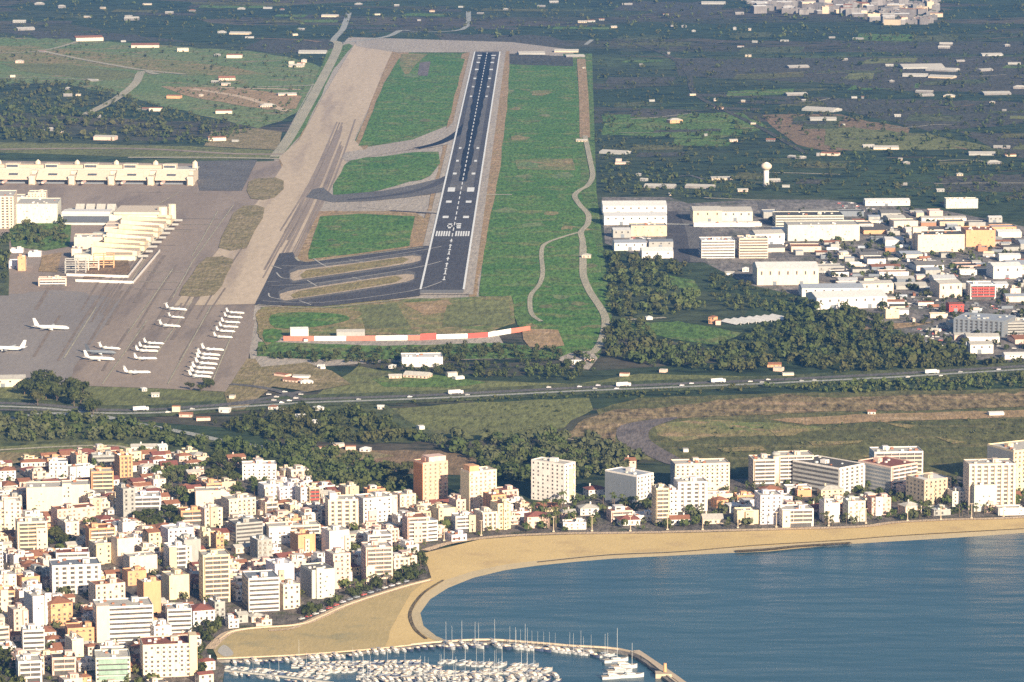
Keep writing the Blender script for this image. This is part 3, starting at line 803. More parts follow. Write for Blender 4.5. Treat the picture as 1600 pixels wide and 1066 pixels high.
def build_at(name, cat, a, L, d, h, rot, wall, style, roof, balc=None, trim=None, box=None, detail=2):
    c = a + Vector((math.cos(rot), math.sin(rot), 0)) * (L / 2) + Vector((-math.sin(rot), math.cos(rot), 0)) * (d / 2)
    root = empty(name, (c.x, c.y, 0), rot)
    x0, x1, y0, y1 = -L / 2, L / 2, -d / 2, d / 2
    wm = M[wall]
    r = random.Random(int(c.x * 7 + c.y * 13))
    nf = max(1, int(round(h / 3.1)))
    fh = h / nf
    trim = trim or wall
    pitched = style in ('house', 'gable', 'hall')
    MB().box(x0, x1, y0, y1, 0, h).obj("wall", wm, root)
    if pitched:
        rise = .2 * min(L, d) if style == 'house' else .10 * min(L, d)
        mb = MB()
        ov = .5 if style == 'house' else .15
        (mb.hip if style == 'house' and r.random() < .5 else mb.gable)(x0 - ov, x1 + ov, y0 - ov, y1 + ov, h + .01, h + .01 + rise)
        ro = mb.obj("roof", roof, root)
        if style == 'house' and detail > 1:
            k = r.uniform(-.3, .3) * L
            MB().box(k - .5, k + .5, y1 * .3, y1 * .3 + .9, h + .3, h + rise + 1.2).obj("chimney", wm, ro)
        if style == 'hall' and detail > 1:
            mb = MB()
            m_ = max(3, int(L / 9))
            for i in range(m_):
                xx = x0 + L * (i + .5) / m_
                mb.box(xx - .9, xx + .9, y0 - .05, y0 - .02, h * .62, h * .84)
            mb.obj("window", 'glass', root, kind='stuff')
            for i in range(max(1, int(L / 28))):
                xx = x0 + L * (i + .5) / max(1, int(L / 28)) + r.uniform(-3, 3)
                MB().box(xx - 2, xx + 2, y0 - .12, y0 - .01, 0, min(4.2, h * .5)).obj("loading_door", 'slate', root)
    else:
        ph = .9
        MB().box(x0 + .3, x1 - .3, y0 + .3, y1 - .3, h + .004, h + .12).obj("roof", roof, root)
        pb = MB()
        pb.box(x0, x1, y0, y0 + .28, h + .002, h + ph).box(x0, x1, y1 - .28, y1, h + .002, h + ph)
        pb.box(x0, x0 + .28, y0 + .282, y1 - .282, h + .002, h + ph).box(x1 - .28, x1, y0 + .282, y1 - .282, h + .002, h + ph)
        pb.obj("parapet", M[trim], root)
        if style != 'plain' or L < 16:
            w_, l_ = min(4.5, L * .32), min(5.5, d * .4)
            k = r.uniform(-.25, .25) * L
            q = r.uniform(-.1, .22) * d
            sb = MB().box(k - w_ / 2, k + w_ / 2, q - l_ / 2, q + l_ / 2, h + .13, h + 2.9).obj("stair_head", wm, root)
            MB().box(k - w_ / 2 + .9, k - w_ / 2 + 1.9, q - l_ / 2 - .06, q - l_ / 2 - .01, h + .2, h + 2.3).obj("door", 'shutter', sb)
        if detail > 1:
            for i in range(r.choice((2, 3, 4, 5)) + (4 if L > 30 else 0)):
                k, q = r.uniform(-.4, .4) * L, r.uniform(-.38, .38) * d
                s_ = r.uniform(.7, 1.3)
                MB().box(k - s_, k + s_, q - s_ * .7, q + s_ * .7, h + .14, h + .14 + s_ * 1.2).obj("rooftop_unit" if r.random() < .6 else "water_tank", r.choice(('metal', 'white', 'roofpale', 'tile')), root)
    # ---- openings
    gl = MB()
    def side_windows(sx):                           # on the flanks
        nw = max(1, int(d / 4.2))
        for f in range(nf):
            for i in range(nw):
                if r.random() < .15:
                    continue
                yy = y0 + d * (i + .5) / nw
                z = f * fh + fh * .32
                xa = x0 - .09 if sx < 0 else x1 + .015
                gl.box(xa, xa + .075, yy - .65, yy + .65, z, z + fh * .45)
    if style in ('bands', 'grid', 'vert', 'house', 'strip'):
        if style != 'strip':
            side_windows(-1)
            side_windows(1)
    if style == 'bands':
        e = min(1.2, L * .06)
        sl = MB().box(x0 + e, x1 - e, y0 - 1.35, y0 - .02, -.12, 1.0).mesh("balcony", M[balc or 'white'])
        wbm = MB().box(x0 + e + .3, x1 - e - .3, y0 - .10, y0 - .015, .05, fh * .76).mesh("balcony_window", M['glass'])
        nb = max(2, int(L / 6))
        pm = MB()
        for i in range(nb + 1):
            xx = x0 + e + (L - 2 * e) * i / nb
            pm.box(xx - .12, xx + .12, y0 - 1.2, y0 - .11, 1.0, fh - .14)
        pm = pm.mesh("party_screen", M[wall])
        for f in range(nf):
            o = link("balcony_window", wbm, root)
            o.location = (0, 0, f * fh + .15)
            if f:
                o = link("balcony", sl, root)
                o.location = (0, 0, f * fh)
                k = link("party_screen", pm, o, 'stuff')
    elif style == 'strip':                          # long ribbon windows between white bands
        for f in range(nf):
            z = f * fh
            o = MB().box(x0 + .5, x1 - .5, y0 - .10, y0 - .015, z + fh * .38, z + fh * .84).obj("ribbon_window", 'glass', root)
            MB().box(x0 - .10, x0 - .015, y0 + .6, y1 - .6, z + fh * .38, z + fh * .84).obj("ribbon_window", 'glass', root)
    elif style == 'vert':
        npier = max(3, int(L / 5.0))
        w = L / npier
        pm = MB().box(-w * .2, w * .2, y0 - .9, y0 - .01, .3, h - .6).mesh("pier", M[trim])
        gm = MB()
        for f in range(nf):
            gm.box(-w * .24, w * .24, y0 - .10, y0 - .015, f * fh + fh * .25, f * fh + fh * .82)
        gm = gm.mesh("window", M['glass'])
        for i in range(npier + 1):
            o = link("pier", pm, root)
            o.location = (min(max(x0 + w * i, x0 + w * .2), x1 - w * .2), 0, 0)
            if i < npier:
                o = link("window", gm, root, 'stuff')
                o.location = (x0 + w * (i + .5), 0, 0)
    elif style in ('grid', 'house'):
        nw = max(2, int(L / 3.6))
        sills = MB()
        for f in range(nf):
            for i in range(nw):
                if r.random() < .1:
                    continue
                xx = x0 + L * (i + .5) / nw
                z = f * fh + fh * .28
                gl.box(xx - .75, xx + .75, y0 - .09, y0 - .015, z, z + fh * .48)
                if r.random() < .5 and f:
                    sills.box(xx - 1.3, xx + 1.3, y0 - 1.1, y0 - .01, z - .75, z + .15)
        if sills.v:
            sills.obj("balcony", M[balc or trim], root, kind='stuff')
    elif style == 'plain':
        for f in range(nf):
            for i in range(max(1, int(L / 8))):
                if r.random() < .55:
                    continue
                xx = x0 + L * (r.random() * .8 + .1)
                gl.box(xx - .5, xx + .5, y0 - .08, y0 - .015, f * fh + fh * .4, f * fh + fh * .7)
    if style in ('grid', 'bands', 'plain') and 8 < L and h > 5.5 and cat in ('building', 'apartment_block') and r.random() < .55:
        bw = L * r.uniform(.22, .42)
        bx = r.choice((x0 - .15, x1 + .15 - bw, x0 + L * r.uniform(.15, .4)))
        bh = h * r.choice((.5, .8, 1.0, 1.12)) + .3
        bay = MB().box(bx, bx + bw, y0 - 2.1, y0 - .03, 0, bh).obj("bay", M[r.choice(('white', 'cream', wall, 'pink', 'beige', wall))], root)
        bwn = MB()
        for f in range(max(1, int(bh / 3.2))):
            for i in range(max(1, int(bw / 3))):
                if r.random() < .3:
                    continue
                xx = bx + bw * (i + .5) / max(1, int(bw / 3))
                bwn.box(xx - .6, xx + .6, y0 - 2.18, y0 - 2.105, f * 3.1 + 1.0, f * 3.1 + 2.4)
        if bwn.v:
            bwn.obj("window", 'glass', bay, kind='stuff')
    if gl.v:
        gl.obj("window", 'glass' if r.random() < .7 else 'shutter', root, kind='stuff')
    BLD.append(dict(o=root, c=c, L=L, d=d, rot=rot, h=h, box=box, wall=wall, style=style, roof=roof, cat=cat, nf=nf))
    return root

def hits_bld(x, y, rad):
    for k in BLD:
        dx, dy = x - k['c'].x, y - k['c'].y
        c_, s_ = math.cos(k['rot']), math.sin(k['rot'])
        lx, ly = dx * c_ + dy * s_, -dx * s_ + dy * c_
        if abs(lx) < k['L'] / 2 + rad and abs(ly) < k['d'] / 2 + rad:
            return True
    return False

# name | category | xl xr ybase ytop depth wall style roof rot balcony | label
TOWNLIST = """
hall|hall|42 98 800 764 24 cream plain roofpale 8|long windowless cream hall with a pale flat roof at the town's inland edge
apartment_block|building|98 141 797 760 20 cream plain roofpale 8|cream wing with one small window joined to the windowless hall
apartment_block|building|143 178 770 739 16 orange bands roofpale 10 yellow|orange block with four rows of pale striped balconies
apartment_block|building|187 207 747 714 14 orange vert tile 22|tall narrow orange block with vertical piers on the town's inland edge
apartment_block|building|195 221 722 709 14 yellow grid roofpale|yellow house behind the tall narrow orange block
apartment_block|building|120 137 734 713 16 beige grid roofpale|beige square block standing before the brown field
apartment_block|building|145 180 728 714 14 grey strip roofpale 12|long grey two-storey block beside the beige square block
house|house|33 72 731 723 10 white house tile 10|low white row house next to the brown field
house|house|0 25 752 736 14 white house tile 12|white house with tiled roof at the photo's left edge, before the brown field
apartment_block|building|77 106 747 723 12 white grid slate 8|white house front with dark slate roof beside the beige square block
apartment_block|building|110 148 748 732 12 white plain roofpale|low white block below the beige square block
house|house|203 219 738 728 10 white house tile|small white house right of the tall narrow orange block
house|house|222 245 741 730 9 white house roofpale|long low white villa at the edge of the tree belt
house|house|205 245 706 699 10 white house roofpale 5|long white villa with pale roof in the trees behind the tall orange block
house|house|249 262 706 698 10 white house roofwhite|round-cornered white villa alone among the trees
house|house|280 300 722 713 9 pink house tile|pink villa under the pines, upper of the three villas
house|house|292 318 735 724 9 white house tile|white twin-gabled villa under the pines, middle of the three villas
house|house|294 314 751 739 9 pink house roofpale|pale pink villa under the pines, lower of the three villas
apartment_block|building|357 384 728 716 10 pink house tile|pink house with white terrace beside the big white villa block
apartment_block|building|379 432 750 728 16 white grid roofwhite 6|white stepped villa block at the edge of the tree belt
apartment_block|building|206 252 799 778 20 lilac bands roofpale 8|pale lilac block with curved white balconies by the town park
apartment_block|building|306 354 797 769 16 cream plain roofpale 8|large plain cream block beside the dark pines
apartment_block|building|320 348 824 797 14 cream grid roofwhite|narrow cream block in front of the large plain cream block
apartment_block|building|283 318 822 800 14 orange bands tile 14 cream|low orange block with cream balcony bands near the town park
apartment_block|building|357 400 808 782 16 cream grid roofpale|cream house group right of the large plain cream block
apartment_block|building|140 158 806 781 16 beige grid roofpale|beige block with one arched white front below the cream hall
apartment_block|building|90 150 822 798 16 pink grid tile|pink stepped block with tiled terraces below the cream hall
apartment_block|building|-8 33 830 786 16 cream grid roofpale 10|cream block at the photo's left edge below the cream hall
apartment_block|building|28 74 862 818 18 cream bands roofpale 12 yellow|cream and yellow block with deep balconies beside the street trees
apartment_block|building|193 212 812 766 18 grey grid roofpale|grey-sided block with white window frames by the dark park
apartment_block|building|413 437 781 760 14 white grid roofwhite|white cube house with one big dark window
apartment_block|building|436 466 781 763 14 lilac grid roofwhite|pale lilac house beside the white cube house
apartment_block|building|470 485 786 764 12 white grid roofpale|white house wall left of the red and yellow house
apartment_block|building|484 500 787 764 12 yellow bands tile 15 red|small yellow house with red balcony edges
apartment_block|building|540 561 783 763 14 beige plain roofpale|beige stair-gabled block at the wood's edge
hotel|hotel|513 560 829 783 18 cream vert roofpale 10|cream hotel with seven white vertical piers and a white lift tower
apartment_block|building|568 612 818 781 18 white grid roofpale|white block right of the hotel with vertical piers
apartment_tower|tower|661 700 782 725 16 terrapink grid tile 28 yellow|tall orange-sided apartment tower, the left-hand of the two towers
apartment_tower|tower|734 776 800 739 15 cream grid roofpale 28 cream|tall yellow-sided apartment tower, the right-hand of the two towers
apartment_block|building|768 790 815 776 16 orange vert tile|orange block with a flat cream lid below the yellow-sided tower
apartment_block|building|778 798 828 789 14 yellow grid tile|narrow ochre block beside the promenade below the yellow-sided tower
apartment_block|building|754 777 830 803 16 cream vert roofpale|cream block with dark slit windows on the promenade
apartment_block|building|684 712 822 797 16 yellow plain roofpale|plain golden yellow block between the towers and the beach
apartment_block|building|713 728 810 783 14 pink grid tile|pink block between the two apartment towers
apartment_block|building|637 668 848 811 18 pink bands tile 14 white|pink block with white balcony bands near the bend of the beach
apartment_block|building|668 684 846 816 14 white strip bluegrey|white and blue banded block near the bend of the beach
apartment_block|building|625 650 793 775 14 cream grid roofpale|cream house left of the orange-sided tower
apartment_block|building|598 621 803 777 14 cream plain roofpale|plain cream block two houses left of the orange-sided tower
apartment_block|building|712 742 832 809 14 white bands roofpale 14|rounded white block behind the promenade lamps
apartment_block|building|102 124 846 818 18 cream grid roofpale|cream block beside the street trees below the pink terraces
apartment_block|building|140 181 872 828 16 orange bands tile 16 cream|orange and cream block with deep loggias
apartment_block|building|150 190 882 852 16 yellow grid roofpale|golden block in front of the deep loggias
apartment_block|building|184 210 886 844 14 cream plain roofpale|tall cream wall beside the golden block
apartment_block|building|88 140 892 866 16 white bands roofred 8|low white block with a red-brown roof terrace
hotel|hotel|82 158 930 886 22 white vert slate 12|long white hotel with vertical window strips and dark slate roof
apartment_block|building|150 196 947 916 16 cream grid tile|cream block below the long white hotel
apartment_block|building|52 79 978 934 20 white plain roofpale|plain white end wall with a pale flat roof
apartment_block|building|80 114 980 944 18 orange house tile 24|orange block with a steep stepped roof
apartment_block|building|0 26 927 901 14 white grid roofpale|white house at the photo's left edge level with the long white hotel
apartment_block|building|-6 24 956 926 16 orange bands tile 14 cream|orange terraced house at the photo's left edge
apartment_block|building|-6 5 896 850 16 white grid roofpale|white slab cut by the photo's left edge
apartment_tower|tower|318 360 943 870 18 yellow bands roofpale 14 cream|pale yellow tower with a plain left half, tallest in the town centre
apartment_block|building|265 296 938 902 16 yellow plain roofpale|plain yellow block left of the pale yellow tower
hotel|hotel|389 437 957 906 24 white strip slate 14|white hotel with ribbon windows and dark slate roof by the promenade
apartment_block|building|369 411 850 820 16 grey strip roofgrey|grey block with ribbon windows in the town centre
apartment_block|building|264 292 892 856 14 white bands roofpale 20|white block with curled balconies
apartment_block|building|288 314 880 846 16 grey plain roofpale|blank grey wall beside the white curled balconies
apartment_block|building|318 337 855 833 12 yellow grid roofpale|small yellow house in the town centre
apartment_block|building|338 350 868 838 12 orange grid tile|narrow orange house in the town centre
apartment_block|building|263 302 855 829 16 lilac grid roofwhite|pale lilac block behind the blank grey wall
apartment_block|building|202 222 872 844 14 white grid roofwhite|white block with a square dark window
apartment_block|building|233 251 868 833 14 yellow house tile|yellow gabled house by the dark park
apartment_block|building|222 250 880 858 14 cream bands roofpale|cream house with round balconies
apartment_block|building|203 246 898 872 14 cream plain roofpale|plain cream twin block near the town centre
apartment_block|building|200 229 916 895 12 orange grid tile|low orange house below the cream twin block
apartment_block|building|225 252 960 912 14 orange plain roofpale|narrow orange-cream block behind the white banded hotel
apartment_block|building|466 493 864 838 16 orange plain tile|bright brick-orange box with red roof edge
apartment_block|building|420 501 850 825 16 cream bands roofpale 14|long cream block with red-edged balconies behind the brick-orange box
apartment_block|building|515 546 868 832 16 white plain roofpale|white block with a plain pale yellow front under the piered hotel
apartment_block|building|488 523 936 893 22 pale plain roofgrey|big pale greenish block with blank front on the promenade
apartment_block|building|521 548 920 868 16 pink grid roofpale|pink block right of the pale greenish block
apartment_block|building|572 614 912 858 20 pink bands roofpale 12 cream|pink beachfront block with six rows of balconies
apartment_block|building|575 613 862 838 16 white bands roofpale 14|white block behind the pink beachfront block
apartment_block|building|430 460 924 884 18 lilac plain roofwhite|white and lilac block behind the ribbon-window hotel
apartment_block|building|443 469 953 916 14 cream grid roofwhite|cream and ochre block on the promenade
apartment_block|building|403 426 876 846 16 grey grid roofwhite|grey-sided white house in the town centre
office_block|office block|150 204 1066 1030 22 pale strip roofpale 8|pale green-glass office block at the bottom of the photo
apartment_block|building|157 198 1034 1012 10 white strip roofgrey 8|white upper storeys set behind the green-glass office block
apartment_block|building|82 119 1056 1030 14 pink bands roofdark 10 cream|pink and white block with a dark roof terrace
apartment_block|building|29 66 1068 1036 18 white bands roofpale 12|white stepped block near the photo's lower left corner
apartment_block|building|36 70 1018 987 14 white strip roofpale 12|white block with banded front and white panel
apartment_block|building|106 156 1004 984 16 orange grid tile 12|flat orange block with a long tiled roof
apartment_block|building|112 131 1028 1001 14 cream plain roofpale|narrow cream wall below the flat orange block
hotel|hotel|152 240 1004 951 24 white strip roofpale 12|large white hotel with long dark ribbon windows and blank corner tower
apartment_block|building|22 43 987 955 14 pink grid roofpale|pink and grey stepped house near the photo's left edge
apartment_block|building|-6 15 1006 982 14 cream strip roofpale|cream banded block at the photo's left edge, lower end
hotel|hotel|224 308 1060 1010 24 cream grid roofred 10 lilac|cream hotel by the marina with five rows of windows and red terrace
apartment_block|building|241 268 1004 981 14 white grid roofwhite|white box house behind the marina hotel
apartment_block|building|262 300 990 954 16 white strip roofpale 10|white banded block near the end of the promenade
apartment_block|building|302 336 980 955 16 white house roofred 20|white house with dark red terraced roofs near the promenade
apartment_block|building|336 352 972 943 14 grey grid roofpale|grey house with white bays near the promenade
"""
STRIPLIST = """
hotel|hotel|882 899 788 727 32 white grid roofpale 52 yellow|white balcony tower with yellow panels on its narrow side, behind the palms
hotel|hotel|995 1021 793 745 34 white grid bluegrey 44|dark grey-sided hotel with a white end wall
hotel|hotel|1055 1140 768 727 20 cream grid roofpale 8 white|wide cream hotel with grey end wall at the marsh edge
hotel|hotel|1059 1105 800 755 18 white vert roofpale 8|white hotel with tall dark window slots
hotel|hotel|1025 1045 822 765 16 yellow bands roofgrey 10 cream|narrow yellow-striped hotel slab by the beach
hotel|hotel|1046 1059 806 768 14 white grid roofgrey 10|white slim wing beside the yellow-striped slab
hotel|hotel|1177 1212 762 720 20 cream bands roofpale 8 white|cream hotel wing with white balcony rows, left of the round tower
hotel|hotel|1216 1271 760 714 20 cream bands roofpale 8 white|cream hotel wing with white balcony rows, right of the round tower
hotel|hotel|1311 1350 774 733 48 white vert roofdark 44|white hotel with a long grey flank and a black flat roof
hotel|hotel|1366 1442 746 708 22 white bands roofpale 6 pink|white hotel with red-lined balcony bands at the marsh edge
hotel|hotel|1392 1433 772 731 36 pink bands roofred 40 white|hotel with a dark banded flank and red-brown roof
hotel|hotel|1513 1586 797 727 20 cream vert roofpale 6 white|tall cream hotel with fine vertical stripes near the photo's right edge
hotel|hotel|1583 1640 770 706 34 yellow grid roofpale 30|yellow-cornered hotel cut by the photo's right edge
apartment_block|building|1188 1222 820 776 20 lilac grid roofpale 10 white|pale lilac block on the beach front
apartment_block|building|1222 1271 824 798 18 white bands roofpale 8 cream|white low block beside the pale lilac block
apartment_block|building|1288 1312 817 788 16 white plain roofpale 10|white square block with grey flank on the beach front
apartment_block|building|1325 1352 816 785 16 pale grid roofpale 10|pale block with a large arched window on the beach front
apartment_block|building|1362 1392 806 780 14 pink grid tile 10|pink two-storey beach house
apartment_block|building|1444 1486 790 752 24 beige grid roofwhite 30|beige apartment house with a rounded white roof edge
apartment_block|building|1412 1438 778 762 12 pink grid roofpale|small pink block before the dark banded hotel
apartment_block|building|1488 1516 792 770 14 white grid roofpale 10|white two-bay house left of the tall striped hotel
apartment_block|building|1522 1556 800 760 18 pale plain roofpale 10|pale grey blank block in front of the tall striped hotel
apartment_block|building|1152 1186 820 800 12 yellow plain roofpale 10|yellow beach pavilion beside the pale lilac block
restaurant|restaurant|1103 1145 789 774 12 cream plain roofwhite 8|long low cream building behind the slot-windowed hotel
restaurant|restaurant|1230 1268 772 764 14 white plain roofwhite 8|low white hotel annexe under the round tower
restaurant|restaurant|880 916 828 818 10 white grid roofpale 4|white beach kiosk with two arched openings
restaurant|restaurant|824 858 826 808 14 pink house roofred 10|beach restaurant with a red-brown roof and cream canopy
restaurant|restaurant|878 900 812 802 10 pink house roofpale 10|pink beach bungalow behind the white kiosk
restaurant|restaurant|907 936 806 795 12 white house roofpale 10|white bungalow under the palms
restaurant|restaurant|920 948 778 766 12 white house roofred 20|white villa with a pointed red roof beside the dark hotel
restaurant|restaurant|968 1000 822 813 12 white house roofred 10|red-roofed beach restaurant beside the yellow-striped slab
restaurant|restaurant|1120 1138 795 782 10 orange house tile|orange-roofed villa before the slot-windowed hotel
restaurant|restaurant|1140 1160 802 791 10 white house roofwhite|white villa with round white roof by the yellow pavilion
restaurant|restaurant|1246 1268 777 768 8 orange plain tile 10|orange low house under the cream hotel wings
restaurant|restaurant|1283 1318 778 766 12 yellow house roofpale 10|yellow low house under the cream hotel wings
restaurant|restaurant|1415 1440 806 792 12 cream house roofpale|cream beach canopy building on the eastern beach
house|house|968 994 733 721 10 pink house tile 12|pink farmhouse with a tiled roof beside the river bed
restaurant|restaurant|1560 1600 806 796 12 white plain roofpale 6|low white beach club at the right edge
restaurant|restaurant|1540 1566 802 792 10 pink plain roofpale 6|low pink beach club beside the tall striped hotel
"""
INDLIST = """
warehouse|warehouse|942 1042 336 322 40 white hall roofwhite 2|long white warehouse at the far end of the airport perimeter row
warehouse|warehouse|944 1042 352 338 30 white hall metalroof 2|white warehouse with ribbed pale roof, second from the far end
warehouse|warehouse|958 986 372 360 20 grey hall metalroof 4|grey open shed in the perimeter yard
warehouse|warehouse|986 1042 370 354 26 beige plain roofpale 3|beige office block in the perimeter yard
warehouse|warehouse|960 1010 392 380 24 white hall bluegrey 4|white shed beside the yard with long blue-grey roof
warehouse|warehouse|1003 1052 404 393 30 white hall roofwhite 2|white warehouse with blue trim beside the new road
warehouse|warehouse|1014 1052 388 378 20 grey hall slate 3|dark-roofed shed beside the new road
warehouse|warehouse|1083 1128 347 330 40 yellow hall roofpale 3|ochre-fronted warehouse half of the long double shed
warehouse|warehouse|1128 1176 346 331 40 pale hall roofpale 3|pale half of the long double shed
warehouse|warehouse|1084 1190 355 350 12 white plain roofpale 2|long low white loading wing before the double shed
warehouse|warehouse|1096 1148 404 377 30 white strip metalroof 3|white two-storey works hall beside the new road
warehouse|warehouse|1155 1200 404 374 26 cream strip roofpale 3|cream hall with four window bands
warehouse|warehouse|1180 1226 384 366 30 white hall roofpale 10|white gabled warehouse behind the hall with window bands
warehouse|warehouse|1212 1318 355 338 40 pale strip roofdark 2|far green-grey warehouse with a dark flat roof
warehouse|warehouse|1231 1343 377 353 40 pale plain roofpale 3|near green-grey warehouse with three doors
warehouse|warehouse|1183 1279 446 420 44 cream hall roofwhite 3|big cream warehouse with a white roof beside the wood
warehouse|warehouse|1434 1507 394 368 36 cream plain roofdark 3|cream factory with a black roof and a square tower
warehouse|warehouse|1509 1555 386 361 36 orange plain tile 3|bright orange factory hall
warehouse|warehouse|1253 1350 464 451 30 white hall bluegrey 3|white shed with a blue-striped roof beside the wood
warehouse|warehouse|1276 1386 484 466 40 white hall roofwhite 12|long white shed with a slanting end beside the wood
warehouse|warehouse|1346 1396 460 444 20 cream hall roofpale 12|cream lean-to hall above the red yard
warehouse|warehouse|1384 1405 498 485 12 yellow plain roofpale 6|small yellow hall beside the orange sand yard
warehouse|warehouse|1468 1503 466 444 30 cream hall roofpale 14|cream warehouse with a dark flank
warehouse|warehouse|1516 1556 468 446 26 white bands roofwhite 4 red|white hall with two red lettering bands
warehouse|warehouse|1483 1506 488 476 14 red hall roofred 8|crimson-roofed shed before the white hall with red letters
warehouse|warehouse|1490 1568 522 498 40 slate vert bluegrey -24 dark|dark blue-black factory with tall window bays
warehouse|warehouse|1568 1640 524 506 30 grey strip roofpale 8|grey factory wing beside the dark blue-black factory
warehouse|warehouse|1552 1597 436 417 30 white hall roofwhite 8|white workshop at the right edge, behind the red-lettered hall
warehouse|warehouse|1516 1552 553 539 20 white hall roofpale 4|white shed between the wood and the dark factory
warehouse|warehouse|1570 1640 562 555 16 white hall roofwhite 4|long white shed at the right edge above the motorway
warehouse|warehouse|1352 1422 322 314 20 white hall roofwhite 3|twin-roofed white depot behind the pale warehouses
warehouse|warehouse|1478 1528 326 312 14 pale plain roofpale 4|flat-topped pale depot behind the orange factory
warehouse|warehouse|1440 1510 346 341 16 white hall roofpale 3|long low white depot behind the orange factory
warehouse|warehouse|1545 1566 348 340 14 grey hall roofwhite 4|small grey depot behind the orange factory
warehouse|warehouse|628 692 574 560 26 white plain roofwhite 4|white flat-roofed airport shed beside the hedge
warehouse|warehouse|454 482 530 515 14 white gable roofwhite 6|white gabled hut behind the red and white barrier
warehouse|warehouse|526 570 529 519 16 grey gable roofpale 3|grey shed behind the red and white barrier
warehouse|warehouse|-40 40 606 594 24 cream hall roofpale 6|long cream hangar at the left edge below the apron
"""
def parse(txt, zone):
    for ln in txt.strip().splitlines():
        nm, cat, sp, lab = ln.split('|')
        t = sp.split()
        xl, xr, yb, yt, d = map(float, t[:5])
        o = building(nm, cat, xl, xr, yb, yt, d, t[5], t[6], t[7], float(t[8]) if len(t) > 8 else None, t[9] if len(t) > 9 else None)
        tag(o, lab, cat, {'town': 'buildings of the seaside town', 'strip': 'hotels and houses along the beach', 'ind': 'halls of the industrial estate'}[zone])
        BLD[-1]['zone'] = zone
        BLD[-1]['named'] = True
parse(TOWNLIST, 'town')
parse(STRIPLIST, 'strip')
parse(INDLIST, 'ind')

# lift towers, penthouses and other pieces that make a landmark
def add_part(root, name, box, mat):
    return MB().box(*box).obj(name, mat, root)
def find(lbl):
    return next(k for k in BLD if k['o'].get('label', '').startswith(lbl))
k = find("cream hotel with seven"); add_part(k['o'], "lift_tower", (-k['L'] * .42, -k['L'] * .2, -5, 4, k['h'] + .15, k['h'] + 5), 'white')
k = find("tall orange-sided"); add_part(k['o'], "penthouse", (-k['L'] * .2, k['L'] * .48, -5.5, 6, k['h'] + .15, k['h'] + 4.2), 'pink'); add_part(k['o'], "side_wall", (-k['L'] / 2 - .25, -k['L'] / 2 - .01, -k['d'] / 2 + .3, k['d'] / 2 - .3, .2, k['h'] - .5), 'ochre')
k = find("tall yellow-sided"); add_part(k['o'], "penthouse", (-k['L'] * .45, -k['L'] * .1, -5, 5, k['h'] + .15, k['h'] + 4.5), 'orange')
k = find("large white hotel with long"); add_part(k['o'], "stair_tower", (-k['L'] / 2 - .3, -k['L'] * .28, -k['d'] / 2 - 1.5, -k['d'] / 2 + 8, 0.1, k['h'] + 1.8), 'cream')
k = find("cream hotel by the marina"); add_part(k['o'], "corner_tower", (k['L'] * .36, k['L'] / 2 + .2, -k['d'] / 2 - 1.2, -k['d'] / 2 + 9, 0.1, k['h'] + 6), 'yellow')
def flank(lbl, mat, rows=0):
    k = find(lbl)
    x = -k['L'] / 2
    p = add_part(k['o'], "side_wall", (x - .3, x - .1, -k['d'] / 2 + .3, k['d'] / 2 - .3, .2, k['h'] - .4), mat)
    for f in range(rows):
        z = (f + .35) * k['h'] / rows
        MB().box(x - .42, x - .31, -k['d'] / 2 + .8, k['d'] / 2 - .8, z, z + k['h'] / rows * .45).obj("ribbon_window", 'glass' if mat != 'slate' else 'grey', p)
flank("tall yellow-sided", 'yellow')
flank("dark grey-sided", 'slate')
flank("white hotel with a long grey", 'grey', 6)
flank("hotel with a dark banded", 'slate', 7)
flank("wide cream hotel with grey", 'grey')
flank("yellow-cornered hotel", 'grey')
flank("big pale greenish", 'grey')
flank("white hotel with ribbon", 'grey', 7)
k = find("white balcony tower"); add_part(k['o'], "side_panel", (-k['L'] * .1, k['L'] * .3, -k['d'] / 2 - .3, -k['d'] / 2 - .02, 3, k['h'] - 4), 'yellow')
k = find("pale green-glass")
for f in range(4):
    add_part(k['o'], "glass_panel", (-k['L'] * .42, k['L'] * .42, -k['d'] / 2 - .3, -k['d'] / 2 - .11, 1 + f * k['h'] / 4.2, 1 + (f + .72) * k['h'] / 4.2), 'greenglass')
k = find("cream factory with a black"); add_part(k['o'], "square_tower", (-k['L'] / 2 - 2, -k['L'] * .36, 6, 16, 0.1, k['h'] + 6), 'cream')
k = find("white hall with two red")
for z in (.42, .72):
    for i in range(9):                            # the two rows of red lettering on the hall's front
        x = -k['L'] * .38 + i * k['L'] * .09
        add_part(k['o'], "sign_letter", (x, x + k['L'] * .06, -k['d'] / 2 - 1.55, -k['d'] / 2 - 1.37, k['h'] * z, k['h'] * (z + .11)), 'red')
# the round tower between the two cream hotel wings
p = G(1213, 762)
t = empty("stair_tower", (p.x, p.y + 6, 0))
MB().tube([(0, 0, 0), (0, 0, 24)], [2.6, 2.6], 12).obj("shaft", 'cream', t, True)
MB().tube([(0, 0, 24.02), (0, 0, 25), (0, 0, 26.5), (0, 0, 27.5)], [2.6, 3.6, 3.4, 1.2], 12).obj("drum", 'grey', t, True)
tag(t, "round cream stair tower with a grey drum between two hotel wings", "tower")

# ------------------------------------------------------------------ the many small houses between them
LM = []           # landmarks for wording: photo position, phrase
for k in BLD:
    pass
COLW = dict(terrapink='pink', white='white', cream='cream', yellow='yellow', orange='orange', pink='pink', lilac='pale lilac', grey='grey', beige='beige', pale='greenish grey', dark='dark', slate='dark grey', red='red', brick='brick red')
ROOFW = dict(tile='tiled roof', roofgrey='grey flat roof', roofpale='pale flat roof', roofred='red-brown roof', roofdark='black flat roof', roofwhite='white roof', metalroof='ribbed metal roof', bluegrey='blue-grey roof', slate='slate roof')

